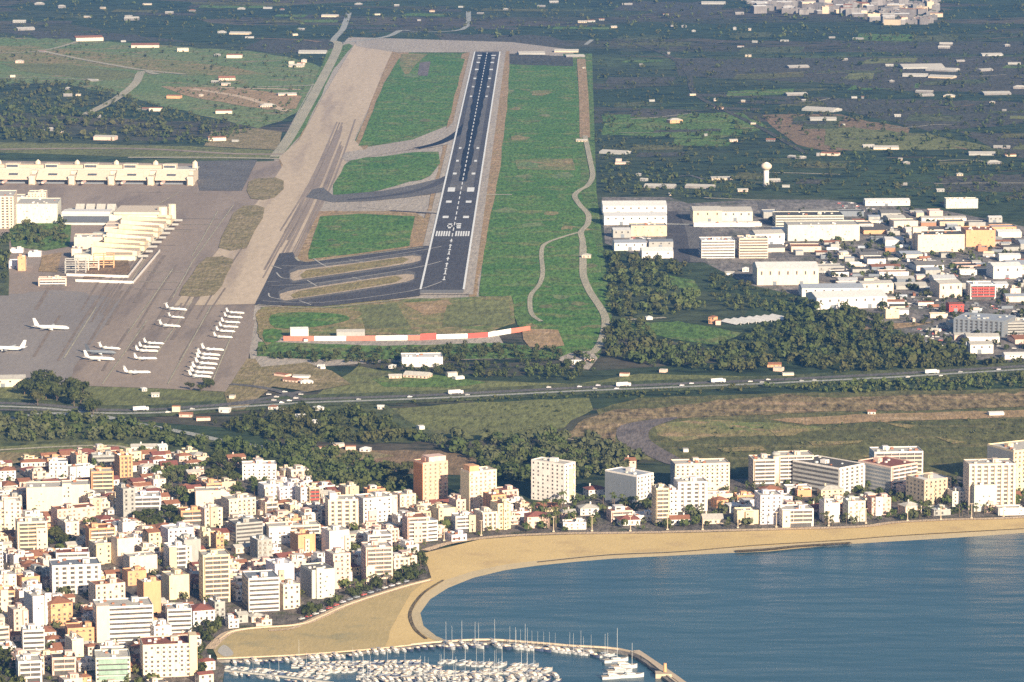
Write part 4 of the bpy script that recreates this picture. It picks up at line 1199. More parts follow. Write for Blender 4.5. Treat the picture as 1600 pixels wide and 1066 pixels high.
PARKS = [[(248, 735), (290, 735), (290, 795), (252, 795)], [(205, 800), (284, 800), (284, 832), (214, 830)], [(76, 838), (102, 836), (108, 862), (78, 864)], [(-80, 1018), (24, 1018), (30, 1066), (20, 1090), (-80, 1090)],
         [(318, 712), (380, 712), (376, 765), (320, 764)], [(352, 750), (420, 750), (412, 780), (356, 778)], [(640, 862), (668, 860), (672, 905), (640, 902)], [(470, 932), (600, 905), (650, 900), (560, 930), (470, 962)], [(300, 985), (345, 975), (330, 1010), (312, 1066)], [(450, 985), (600, 932), (650, 918), (680, 903), (652, 872), (630, 895), (560, 913), (480, 942), (430, 968)]]
def clear_height(x, y, L, d, rot, h):
    """lower a filler until it leaves the photographed fronts behind it in view"""
    ca, sa = math.cos(rot), math.sin(rot)
    for _ in range(12):
        us, vt = [], 1e9
        for sx in (-1, 1):
            for sy in (-1, 1):
                u, v = P(x + (sx * L * ca - sy * d * sa) / 2, y + (sx * L * sa + sy * d * ca) / 2, h + 1)
                us.append(u)
                vt = min(vt, v)
        yb = P(x, y)[1]
        bad = False
        for k in BLD:
            bx = k.get('box')
            if not bx or not k.get('named') or k['c'].y < y:
                continue
            if us and min(us) < bx[1] - 2 and max(us) > bx[0] + 2 and vt < bx[3] - 4 and vt > bx[2] - 60 and yb > bx[2]:
                bad = True
                break
        if not bad:
            return h
        h -= 1.5
        if h < 3:
            return 0
    return 0

def fill(poly, zone, rot, cell, hrange, colours, roofs, styles, names, group, limit, holes=(), jitter=.25, skip=.05, streetevery=3, sizes=(.55, .85)):
    wp = [G(u, v) for u, v in poly]
    cx = sum(p.x for p in wp) / len(wp)
    cy = sum(p.y for p in wp) / len(wp)
    R = max((p - Vector((cx, cy, 0))).length for p in wp)
    n = int(R / cell) + 2
    ca, sa = math.cos(rot), math.sin(rot)
    out = 0
    cells = [(i, j) for i in range(-n, n) for j in range(-n, n)]
    random.shuffle(cells)
    for i, j in cells:
        gx = (i + (i // streetevery) * .35) * cell + random.uniform(-jitter, jitter) * cell * .3
        gy = (j + (j // 2) * .35) * cell + random.uniform(-jitter, jitter) * cell * .3
        x, y = cx + gx * ca - gy * sa, cy + gx * sa + gy * ca
        u, v = P(x, y)
        if u < -30 or u > 1640 or v > 1085 or not inside((u, v), poly) or any(inside((u, v), h) for h in holes) or random.random() < skip:
            continue
        L, d = cell * random.uniform(*sizes) * 1.05, cell * random.uniform(*sizes)
        if hits_bld(x, y, min(L, d) * .52):
            continue
        h = clear_height(x, y, L, d, rot, random.uniform(*hrange(u, v)))
        if h < 3:
            continue
        out += 1
        if out > limit:
            break
        style = random.choice(styles)
        if h < 6.5 and zone != 'ind':
            style = random.choice(('house', 'house', 'grid'))
        wall = random.choice(colours)
        roof = random.choice(roofs) if style not in ('house',) else random.choice(('tile', 'tile', 'tile', 'roofred', 'roofpale'))
        a = Vector((x, y, 0)) - Vector((ca, sa, 0)) * L / 2 - Vector((-sa, ca, 0)) * d / 2
        nm = 'house' if style == 'house' else random.choice(names)
        build_at(nm, 'house' if style == 'house' else ('building' if zone != 'ind' else 'shed'), a, L, d, h, rot + random.gauss(0, .06), wall, style, roof, random.choice(('white', 'cream', None)), None, (P(a.x, a.y)[0], P(a.x + L * ca, a.y + L * sa)[0], P(a.x, a.y, h)[1], P(a.x, a.y)[1]), detail=1 if v < 780 else 2)
        k = BLD[-1]
        k['zone'], k['group'] = zone, group
        if zone != 'ind' and style != 'house':
            w_, o_ = random.choice(('white', 'cream', wall, wall, 'pink')), k['o']
            if random.random() < .5:
                f0 = random.uniform(-.45, 0)
                pt = MB().box(L * f0, L * (f0 + random.uniform(.3, .45)), -d * .2, d * .42, h + .13, h + 3.0).obj("penthouse", w_, o_)
                MB().box(L * f0 + .8, L * (f0 + .26), -d * .2 - .08, -d * .2 - .01, h + .8, h + 2.3).obj("window", 'glass', pt)
            if random.random() < .55:
                sd_ = random.choice((-1, 1))
                a0, a1 = (L / 2 + .02, L / 2 + random.uniform(2, 4)) if sd_ > 0 else (-L / 2 - random.uniform(2, 4), -L / 2 - .02)
                y_ = random.uniform(-.5, 0) * d
                ax = MB().box(a0, a1, y_, y_ + d * .5, 0, h * random.uniform(.35, .75)).obj("annexe", w_, o_)
            if random.random() < .4:
                MB().box(-L * .46, L * random.uniform(-.1, .46), -d / 2 - random.uniform(2, 3.4), -d / 2 - .2, 2.7, 2.95).obj("awning", random.choice(('roofred', 'white', 'tile', 'roofpale')), o_)
    return out

fill(TOWN, 'town', math.radians(22), 14.2, lambda u, v: random.choice(((3.5, 6.4), (5, 8.5), (7, 11.5))) if v > 790 else random.choice(((3.2, 6), (5, 9))), ['white'] * 9 + ['cream'] * 8 + ['pink'] * 5 + ['yellow'] * 2 + ['orange'] * 3 + ['lilac'] * 1 + ['beige'] * 3 + ['grey'],
     ['roofpale', 'roofpale', 'roofgrey', 'roofwhite', 'tile', 'roofred', 'roofgrey'], ['grid', 'bands', 'grid', 'bands', 'plain', 'vert'], ['apartment_block'], 'buildings of the seaside town', 300, PARKS, skip=.02, sizes=(.6, 1.0), jitter=.5)
fill([(825, 797), (900, 775), (1000, 772), (1160, 765), (1290, 765), (1440, 760), (1640, 755), (1640, 800), (1500, 805), (1400, 810), (1340, 818), (1200, 822), (1000, 827), (830, 828)], 'strip', math.radians(10), 20, lambda u, v: (3.2, 8),
     ['white'] * 7 + ['cream'] * 4 + ['pink'] * 2 + ['orange', 'yellow', 'grey', 'lilac'], ['roofpale', 'roofwhite', 'roofpale', 'tile', 'roofred', 'roofgrey'], ['grid', 'plain', 'bands', 'house'], ['apartment_block'], 'hotels and houses along the beach', 75, skip=.18)
fill([(1190, 335), (1440, 330), (1640, 375), (1640, 545), (1500, 548), (1420, 505), (1400, 485), (1290, 440), (1285, 400), (1200, 400)], 'ind', math.radians(5), 44, lambda u, v: (3.5, 7),
     ['white'] * 5 + ['grey'] * 4 + ['cream'] * 3 + ['orange', 'pink', 'brick', 'beige', 'slate'], ['roofpale', 'metalroof', 'roofgrey', 'bluegrey', 'tile', 'roofdark', 'roofwhite'], ['hall', 'hall', 'plain', 'gable'], ['shed'], 'halls of the industrial estate', 75, skip=.2, sizes=(.35, .75))

fill(TOWN, 'town', math.radians(20), 10.5, lambda u, v: (3.2, 6.4), ['white'] * 6 + ['cream'] * 5 + ['pink'] * 4 + ['orange', 'beige', 'beige', 'grey'], ['tile'], ['house'], ['house'], 'buildings of the seaside town', 140, PARKS, skip=.0, sizes=(.6, .95), jitter=.6)
fill([(1190, 335), (1440, 330), (1640, 375), (1640, 545), (1500, 548), (1420, 505), (1400, 485), (1290, 440), (1285, 400), (1200, 400)], 'ind', math.radians(3), 24, lambda u, v: (3, 5.5),
     ['white'] * 2 + ['grey'] * 6 + ['cream'] * 2 + ['beige', 'beige', 'pink', 'slate', 'slate', 'brick'], ['roofpale', 'metalroof', 'roofgrey', 'bluegrey', 'tile', 'roofdark'], ['hall', 'plain', 'gable', 'gable'], ['shed'], 'halls of the industrial estate', 62, skip=.3, sizes=(.35, .8))
# ---- wording for the houses that have no line of their own
named = [(k['box'], k['o']['label']) for k in BLD if k.get('named')]
def short(lbl):
    s = lbl
    for w in (" with ", " before ", " at the ", " beside ", " below ", " behind ", " under ", " on the ", " by the ", " in front ", " right of ", " left of ", " among ", " near ", " standing", " between ", ", ", " in the ", " joined ", " along ", " next to ", " cut by ", " level ", " two houses ", " set ", " above ", " alone ", " half of "):
        if w in s:
            s = s.split(w)[0]
    return s
cnt = {}
for bx, l in named:
    cnt[short(l)] = cnt.get(short(l), 0) + 1
LMK = [((bx[0] + bx[1]) / 2, bx[3], bx[2], short(l)) for bx, l in named if cnt[short(l)] == 1 and len(short(l).split()) <= 4]
def describe(core, u, v, used, lm=None, tail=10):
    """core + where it stands, measured against the nearest one-off building"""
    best = sorted(lm or LMK, key=lambda q: math.hypot(q[0] - u, (q[1] - v) * 1.6))[:14]
    for q in best:
        dx, dy = u - q[0], v - q[1]
        rel = ("right of the" if dx > 0 else "left of the") if abs(dx) > abs(dy) * 1.3 else ("behind the" if dy < 0 else "in front of the")
        l = f"{core} {rel} {q[3]}"
        if l not in used and len(l.split()) <= 16:
            used.add(l)
            return l
    q = best[0]
    for i in range(2, 99):
        l = f"{core} close to the {q[3]}, {ordinal(i)} nearest to it"
        if l not in used:
            used.add(l)
            return l
USED = set()
for k in BLD:
    if k.get('named'):
        continue
    fl = NUM[min(k['nf'], 15)]
    extra = {'bands': ' with balcony rows', 'vert': ' with upright piers', 'plain': ' with plain walls', 'house': ' under a ' + ROOFW.get(k['roof'], 'roof').replace(' flat', '')}.get(k['style'], ' with ' + ROOFW.get(k['roof'], 'flat roof'))
    noun = {'house': 'house', 'apartment_block': 'block', 'shed': 'shed'}.get(k['o'].name.split('.')[0], 'building')
    core = f"{COLW[k['wall']]} {fl}-storey {noun}{extra}" if k['zone'] != 'ind' else f"{COLW[k['wall']]} {noun}{extra if k['style'] != 'plain' else ' with ' + ROOFW.get(k['roof'], 'flat roof')}"
    u, v = P(k['c'].x, k['c'].y)
    tag(k['o'], describe(core, u, v, USED, [q for q in LMK]), k['cat'], k['group'])

# ================================================================== AIRPORT TERMINAL
def at_frame(name, xl, xr, yb, rot):
    a, L = front(xl, xr, yb, rot)
    return empty(name, (a.x, a.y, 0), rot), L

# far pier: a long hall with five sloping cream bays in front
t, L = at_frame("terminal_pier", -70, 300, 287, math.radians(-3))
MB().box(0, L, 14, 62, 0, 20).obj("wall", 'terracream', t)
MB().box(-2, L + 2, 24, 60, 20.01, 22).obj("roof", 'roofpale', t)
MB().box(0, L - 30, 30, 52, 22.01, 27).obj("roof_lantern", 'beige', t)
NB = 6
W = L / NB
for i in range(NB):
    x0, x1 = i * W + 4, (i + 1) * W - 5
    m = MB()
    m.quad((x0, -8, 9), (x1, -8, 9), (x1, 14, 22), (x0, 14, 22))
    m.quad((x0, -8, 9), (x0, 14, 22), (x0, 14, 9))
    m.quad((x1, -8, 9), (x1, 14, 9), (x1, 14, 22))
    m.quad((x0, -8, 8.2), (x0, 14, 8.2), (x1, 14, 8.2), (x1, -8, 8.2))
    m.quad((x0, -8, 8.2), (x1, -8, 8.2), (x1, -8, 9), (x0, -8, 9))
    bay = m.obj("sloping_roof", 'terracream', t)
    sl = MB()
    for q0, q1 in ((.34, .62),):
        sl.quad((x0 + (x1 - x0) * q0, 0.3, 14.4), (x0 + (x1 - x0) * q1, 0.3, 14.4), (x0 + (x1 - x0) * q1, 4.5, 16.9), (x0 + (x1 - x0) * q0, 4.5, 16.9))
    sl.obj("roof_window", 'dark', bay)
    MB().box(x0, x1, 2, 13.9, 0, 8.1).obj("gate_front", 'slate', t)
    p_ = MB().box(x1 + .2, x1 + 8, -12, 8, 0, 15).box(x1 + 1.5, x1 + 6.5, -14, -12.01, 2, 12)
    p_.obj("stair_tower", 'terracream', t)
    MB().box(x0 + 10, x0 + 13, -26, 1.9, 4.5, 7.5).obj("boarding_bridge", 'pink', t)
    u = MB()
    u.box(x0 + W * .12, x0 + W * .45, 26, 44, 22.02, 29)
    o = u.obj("roof_lantern", 'terracream', t)
    MB().box(x0 + W * .14, x0 + W * .43, 25.8, 25.98, 23.5, 27.5).obj("window", 'dark', o)
    m = MB()
    m.tube([(x1 + 4, 40, 20), (x1 + 4, 40, 31), (x1 + 4, 40, 34)], [4, 3.4, .6], 6)
    m.obj("roof_fin", 'terracream', t)
t.scale = (1, 1, .8)
tag(t, "far terminal pier, long and cream, with sloping bays and dark roof slots", "terminal", "airport terminal buildings")

# near pier: stepped cream roofs that come towards the viewer
t = empty("terminal_pier", G(150, 405), 0)
q0, q1 = G(176, 408), G(240, 345)
d = (q1 - q0)
ang = math.atan2(d.y, d.x)
t.location = q0
t.rotation_euler = (0, 0, ang)
Lp = d.length
NS = 9
for i in range(NS):
    s0, s1 = Lp * i / NS, Lp * (i + 1) / NS - 2
    m = MB()
    w = 27
    e = (0, 3, -2)[i % 3]
    w0, w1 = w + e, w - (4, 0, 7)[i % 3]
    m.quad((s0, -w0, 13), (s0, w1, 19), (s1, w1, 13), (s1, -w0, 9))
    m.quad((s0, -w0, 7), (s1, -w0, 7), (s1, -w0, 9), (s0, -w0, 13))
    m.quad((s0, w1, 7), (s0, -w0, 7), (s0, -w0, 13), (s0, w1, 19))
    m.quad((s1, -w0, 7), (s1, w1, 7), (s1, w1, 13), (s1, -w0, 9))
    m.quad((s0, w1, 19), (s0, w1, 7), (s1, w1, 7), (s1, w1, 13))
    MB().box(s0 + 3, s1 - 8, w1 + .2, w1 + random.uniform(8, 22), 0, random.uniform(5, 12)).obj("side_block", random.choice(('terracream', 'cream', 'pale')), t)
    MB().box(s0 - .25, s0 - .02, -w0 + 5, w1 - 16, 8.2, 11.5).obj("window", 'shutter', t)
    m.obj("stepped_roof", 'terrayellow' if i % 3 else 'terracream', t)
    MB().box(s0 + 1, s1 - 1, -w + 2, w - 2, 0, 6.9).obj("gate_front", 'pale', t)
    MB().box(s0 + 10, s0 + 12.5, -w - 11, -w0 - .1, 4, 6.5).obj("boarding_bridge", 'grey', t)
t.scale = (1, 1, .85)
tag(t, "near terminal pier with stepped cream and yellow roofs", "terminal", "airport terminal buildings")
t = empty("terminal_pier", G(96, 352), 0)
t.rotation_euler = (0, 0, math.radians(-2))
Ls = (G(246, 352) - G(96, 352)).length
MB().box(0, Ls, 0, 60, 0, 13).obj("wall", 'pale', t)
MB().box(Ls * .55, Ls + 3, -2, 64, 13.01, 16).obj("roof", 'terracream', t)
MB().box(0, Ls * .5, 4, 30, 13.01, 15.5).obj("roof", 'roofwhite', t)
MB().box(Ls * .02, Ls * .5, -.3, -.02, 3, 11).obj("window", 'dark', t)
for i in range(4):
    MB().gable(Ls * (.1 + .11 * i), Ls * (.19 + .11 * i), 34, 58, 13.02, 20).obj("roof_lantern", 'roofpale', t)
MB().tube([(Ls + 4, 20, 0), (Ls + 4, 20, 20)], [6, 6], 10).obj("stair_tower", 'terracream', t)
MB().tube([(Ls + 14, 30, 0), (Ls + 14, 30, 22)], [5, 5], 10).obj("stair_tower", 'terracream', t)
tag(t, "low pale link building with a row of gabled skylights behind the near pier", "terminal", "airport terminal buildings")
for sp in ("terminal|terminal|26 90 350 320 60 pale plain roofpale 2|green-white terminal block with a dark glass corner above the garden trees",
           "terminal|terminal|-40 22 358 308 60 cream vert roofpale 3|terminal hall with tall cream and orange columns at the photo's left edge",
           "terminal|terminal|20 44 322 309 30 cream plain roofpale 2|cream terminal attic with a dark opening",
           "terminal|terminal|44 72 320 302 24 cream grid roofpale 2|tall cream lift block of the terminal",
           "terminal|terminal|116 160 390 372 30 cream plain roofpale 4|cream annexe on the town side of the near pier",
           "terminal|terminal|112 128 405 390 22 cream plain roofpale 4|cream end block above the scaffolded yard",
           "car_park|car park|16 36 396 391 14 white plain roofwhite 2|white canopy, inland of two beside the terminal garden",
           "car_park|car park|44 64 402 396 14 white plain roofwhite 2|white canopy, nearer the yard of two beside the terminal garden",
           "car_park|car park|14 40 420 409 14 lilac grid roofwhite 2|lilac and white terminal annexe beside the orange site hut",
           "car_park|car park|60 104 448 436 12 pink bands roofpale 4|pink service building below the terminal works",
           "car_park|car park|28 40 424 402 10 orange plain tile 2|orange site hut on red soil by the terminal"):
    nm, cat, s_, lab = sp.split('|')
    f_ = s_.split()
    o = building(nm, cat, *map(float, f_[:5]), f_[5], f_[6], f_[7], float(f_[8]))
    tag(o, lab, cat, "airport terminal buildings")
# the works beside the near pier: soil, frames, fence
flat("bare_soil", [(66, 400), (96, 394), (90, 425), (60, 424)], 'redsoil', 6, wob=1)
flat("bare_soil", [(140, 404), (200, 404), (205, 428), (130, 436)], 'field_brown', 6, wob=1)
flat("garden", [(16, 350), (110, 346), (108, 385), (70, 392), (18, 385)], 'turf_far', 5, wob=.8)
flat("garden", [(-40, 375), (14, 372), (14, 462), (-40, 462)], 'scrub', 5, wob=.8)
for px in ([(104, 432), (200, 435), (224, 404), (184, 398)], [(118, 441), (208, 444), (250, 394)]):
    wp = [G(u, v) for u, v in px]
    b = MB()
    L_, R_ = ribbon_pts(wp, .6)
    up = Vector((0, 0, 3.2))
    for j in range(len(wp) - 1):
        b.quad(L_[j], L_[j + 1], L_[j + 1] + up, L_[j] + up)
        b.quad(R_[j + 1], R_[j], R_[j] + up, R_[j + 1] + up)
        b.quad(L_[j] + up, L_[j + 1] + up, R_[j + 1] + up, R_[j] + up)
    o = b.obj("fence", 'white')
    tag(o, "inner white hoarding round the terminal works" if px[0][0] == 104 else "outer white hoarding round the terminal works", "fence")
for i, (u, v, n_, lab) in enumerate(((102, 428, 3, "grey steel frame at the corner of the terminal works"), (122, 424, 3, "cream concrete frame in the middle of the terminal works"), (146, 420, 3, "orange-brown concrete frame beside the stepped terminal pier"))):
    t = empty("building_frame", G(u, v), math.radians(4))
    cm = MB().box(-.5, .5, -.5, .5, 0, 15).mesh("column", M[('grey', 'cream', 'orange')[i]])
    bm_ = MB().box(0, 22, -.45, .45, 0, .9).mesh("beam", M[('grey', 'cream', 'orange')[i]])
    for a in range(3):
        for c_ in range(2):
            o = link("column", cm, t); o.location = (a * 11, c_ * 14, 0)
    for c_ in range(2):
        for z in (5, 10, 15.02):
            o = link("beam", bm_, t); o.location = (0, c_ * 14 + 1.0 * (c_ * 2 - 1), z - .9)
    tag(t, lab, "building frame")

# ------------------------------------------------------------------ water tower, barrier, masts
t = empty("water_tower", G(1197, 291), 0)
MB().tube([(0, 0, 0), (0, 0, 10), (0, 0, 21)], [4.6, 3.4, 3.4], 12).obj("shaft", 'white', t, True)
MB().tube([(0, 0, 20.5), (0, 0, 24), (0, 0, 27), (0, 0, 29.5)], [3.6, 7.0, 7.0, 4.6], 14).obj("tank", 'cream', t, True)
MB().tube([(0, 0, 29.4), (0, 0, 31)], [4.8, .6], 12).obj("roof", 'white', t, True)
tag(t, "white mushroom water tower among the dark fields beyond the warehouses", "water tower")

t = empty("blast_fence", G(640, 531), 0)
segs = [(443, 533, 'pink', 0), (491, 533, 'white', 0), (541, 533, 'pink', 0), (587, 532.5, 'white', 0), (637, 532, 'pink', 0), (657, 532, 'red', 1.5), (682, 530.5, 'white', 0), (731, 529, 'red', 0), (763, 527, 'white', 0), (799, 521, 'pink', 0), (829, 517, None, 0)]
loc = t.location
for (u0, v0, c_, ex), (u1, v1, _, _) in zip(segs[:-1], segs[1:]):
    a, b_ = G(u0, v0) - loc, G(u1 - .4, v1) - loc
    up = Vector((0, 0, 4.6 + ex))
    bk = Vector((0, 1.6, 0))
    m = MB()
    m.quad(a, b_, b_ + up + bk, a + up + bk)
    m.quad(a + up + bk, b_ + up + bk, b_ + bk * 3, a + bk * 3)
    m.quad(b_, b_ + bk * 3, b_ + up + bk)
    m.quad(a, a + up + bk, a + bk * 3)
    o = m.obj("panel", 'bright' if c_ == 'white' else ('red' if c_ == 'red' else 'signred'), t)
    o['label'] = ("white" if c_ == 'white' else "red") + " panel"
tag(t, "long red and white blast fence beyond the runway end", "fence")

# ------------------------------------------------------------------ aeroplanes
def make_plane(name, fus, fin, tail_t=False):
    t = empty(name, (0, 0, 0))
    x = [(-.5, .045, .055), (-.44, .02, .02), (-.3, 0, .048), (0, 0, .054), (.3, 0, .054), (.4, -.002, .05), (.46, -.01, .035), (.5, -.016, .006)]
    m = MB()
    m.tube([(a, 0, .085 + z) for a, z, r in x], [.012 if i == 0 else r for i, (a, z, r) in enumerate(x)], 10)
    m.obj("fuselage", fus, t, True)
    for s in (-1, 1):
        w = MB()
        pr, tp = [(.10, s * .04, .07), (-.08, s * .04, .065)], [(-.10, s * .48, .10), (-.145, s * .48, .10)]
        top = [Vector(p) + Vector((0, 0, .012)) for p in pr] + [Vector(p) + Vector((0, 0, .004)) for p in tp]
        bot = [Vector(p) for p in pr + tp]
        for q in ((0, 1, 3, 2),):
            w.quad(*[top[k] for k in q])
            w.quad(*[bot[k] for k in q[::-1]])
        w.quad(bot[0], top[0], top[2], bot[2])
        w.quad(bot[3], top[3], top[1], bot[1])
        w.quad(bot[2], top[2], top[3], bot[3])
        w.obj("wing", 'metal' if fus != 'slate' else fus, t)
        zt = .30 if tail_t else .10
        h = MB()
        xx = -.47 if not tail_t else -.50
        a, b_, c_, d_ = Vector((xx + .06, s * .01, zt)), Vector((xx - .02, s * .01, zt)), Vector((xx - .05, s * .18, zt + .01)), Vector((xx - .01, s * .18, zt + .01))
        up = Vector((0, 0, .008))
        h.quad(a + up, b_ + up, c_ + up, d_ + up)
        h.quad(d_, c_, b_, a)
        h.quad(a, a + up, d_ + up, d_)
        h.quad(b_, c_, c_ + up, b_ + up)
        h.obj("tailplane", fus, t)
        e = MB()
        if tail_t:
            e.tube([(-.20, s * .085, .12), (-.25, s * .085, .12), (-.36, s * .085, .12)], [.024, .028, .018], 8)
        else:
            e.tube([(.09, s * .16, .045), (.06, s * .16, .045), (-.03, s * .16, .05)], [.026, .03, .018], 8)
        e.obj("engine", 'metal', t, True)
        g = MB().tube([(-.02, s * .05, 0), (-.02, s * .05, .06)], [.008, .008], 5)
        g.obj("landing_gear", 'slate', t)
    MB().tube([(.38, 0, 0), (.38, 0, .06)], [.007, .007], 5).obj("landing_gear", 'slate', t)
    f = MB()
    y = .008
    pts = [(-.36, .13), (-.50, .13), (-.545, .31), (-.475, .31)]
    f.quad(*[(a, -y, z) for a, z in pts])
    f.quad(*[(a, y, z) for a, z in pts[::-1]])
    f.quad((-.36, -y, .13), (-.475, -y, .31), (-.475, y, .31), (-.36, y, .13))
    f.quad((-.545, -y, .31), (-.5, -y, .13), (-.5, y, .13), (-.545, y, .31))
    f.quad((-.475, -y, .31), (-.545, -y, .31), (-.545, y, .31), (-.475, y, .31))
    f.obj("fin", fin, t)
    MB().box(.43, .465, -.03, .03, .088, .106).obj("cockpit_window", 'glass', t)
    KIDS[t.name] = list(t.children)
    return t
protos = {}
PLANES = [  # u, v, length m, heading deg (0 = nose to the right), kind, label
 (81, 516, 36, -14, 'a', "white airliner alone in the middle of the blue-grey apron"),
 (10, 549, 36, 172, 'a', "white airliner cut by the photo's left edge on the apron"),
 (172, 547, 22, -20, 'b', "small white jet just above the dark aeroplane"),
 (156, 564, 30, -18, 'a', "white airliner parked just below the dark aeroplane"),
 (158, 554, 30, -15, 'd', "dark grey aeroplane parked against a white airliner"),
 (276, 486, 24, -24, 'b', "white jet at the top of the middle column, nearest the worn verge"),
 (276, 498, 18, -26, 'b', "white jet second from the top of the middle column"),
 (266, 512, 23, -22, 'b', "white jet third from the top of the middle column"),
 (241, 539, 20, -12, 'b', "white jet, upper one of the group of three in the middle column"),
 (234, 545, 20, -8, 'b', "white jet in the middle of the group of three"),
 (230, 551, 21, -4, 'b', "white jet, lowest of the group of three"),
 (228, 563, 21, 4, 'b', "white jet alone below the group of three"),
 (215, 585, 24, 4, 'b', "white jet lowest in the middle column, near the grass"),
]
row1 = [(368, 491), (365, 498), (361, 506), (358, 513), (353, 520), (349, 529)]
row2 = [(333, 549), (327, 557), (325, 563), (323, 571), (319, 578), (316, 585), (313, 591)]
for i, (u, v) in enumerate(row1):
    PLANES.append((u, v, 19, -14 + random.uniform(-4, 4), 'b', f"white private jet, {ordinal(i + 1)} from the far end of the upper row"))
for i, (u, v) in enumerate(row2):
    PLANES.append((u, v, 22, -16 + random.uniform(-4, 4), 'b', f"white private jet, {ordinal(i + 1)} from the far end of the lower row"))
for u, v, ln, hd, kd, lab in PLANES:
    p = G(u, v, .5)
    if kd not in protos:
        o = make_plane(*{'a': ("airliner", 'bright', 'bright'), 'b': ("private_jet", 'bright', 'bright', True), 'd': ("airliner", 'slate', 'dark')}[kd])
        protos[kd] = o
        o.location, o.rotation_euler, o.scale = p, (0, 0, math.radians(hd)), (ln,) * 3
    else:
        o = copy_thing(protos[kd], p, math.radians(hd), ln)
    tag(o, lab, "aeroplane", "aeroplanes parked on the apron")

# ------------------------------------------------------------------ jetty, pontoons, boats
def raised(name, px, width, mat, z0, z1, n=1):
    sm = smooth_loop(px, n, False) if n > 1 else px
    wp = [G(u, v, z1) for u, v in sm]
    L_, R_ = ribbon_pts(wp, width)
    b = MB()
    dn = Vector((0, 0, z0 - z1))
    for j in range(len(wp) - 1):
        b.quad(R_[j], R_[j + 1], L_[j + 1], L_[j])
        b.quad(R_[j] + dn, R_[j + 1] + dn, R_[j + 1], R_[j])
        b.quad(L_[j + 1] + dn, L_[j] + dn, L_[j], L_[j + 1])
    b.quad(L_[0], L_[0] + dn, R_[0] + dn, R_[0])
    b.quad(R_[-1], R_[-1] + dn, L_[-1] + dn, L_[-1])
    return b, wp
t = empty("jetty", (0, 0, 0))
b, wp = raised("deck", JETTY, 3.8, 'sandpath', -2.5, 1.0, 5)
b.obj("deck", 'yard', t)
b, wp = raised("sea_wall", [(u + 1, v - 4) for u, v in JETTY[3:]], 1.2, 'beige', -2, 1.8, 5)
b.obj("parapet", 'beige', t)
b, wp = raised("low_wall", [(u + 1, v - 3) for u, v in JETTY[:4]], 1.0, 'sandpath', 0, 1.8, 3)
b.obj("parapet", 'sandpath', t)
b, wp = raised("rocks", [(u + 9, v - 5) for u, v in JETTY[8:]], 4.5, 'beige', -2.5, .3, 3)
b.obj("rock_armour", 'beige', t)
tag(t, "long sandy-coloured jetty that shuts the marina off from the bay", "jetty")
t = empty("pier_beacon", (0, 0, 0))
p = G(1034, 1056)
t.location = p
MB().box(-4, 6, -5, 4, -2, 2.2).obj("base", 'beige', t)
MB().tube([(2, 0, 2.6), (2, 0, 8)], [1.2, 1.0], 8).obj("beacon", 'orange', t)
tag(t, "orange-topped sandy pier head at the corner of the jetty", "pier head")
PONT = [([(455, 1042), (560, 1040), (660, 1039)], "pontoon nearest the beach in the marina"), ([(556, 1060), (700, 1054), (800, 1051), (860, 1053)], "middle pontoon of the marina"), ([(345, 1046), (440, 1056), (520, 1066)], "short pontoon at the landward corner of the marina"), ([(560, 1076), (760, 1070), (880, 1070)], "pontoon at the photo's lower edge")]
for px, lab in PONT:
    b, wp = raised("pontoon", px, 2.4, 'roofpale', -.8, .1, 4)
    tag(b.obj("pontoon", 'roofpale'), lab, "pontoon", "marina pontoons")
flat("quay", [(330, 1030), (338, 1031), (352, 1040), (348, 1066), (350, 1250), (280, 1250), (324, 1020)], 'street', 2)

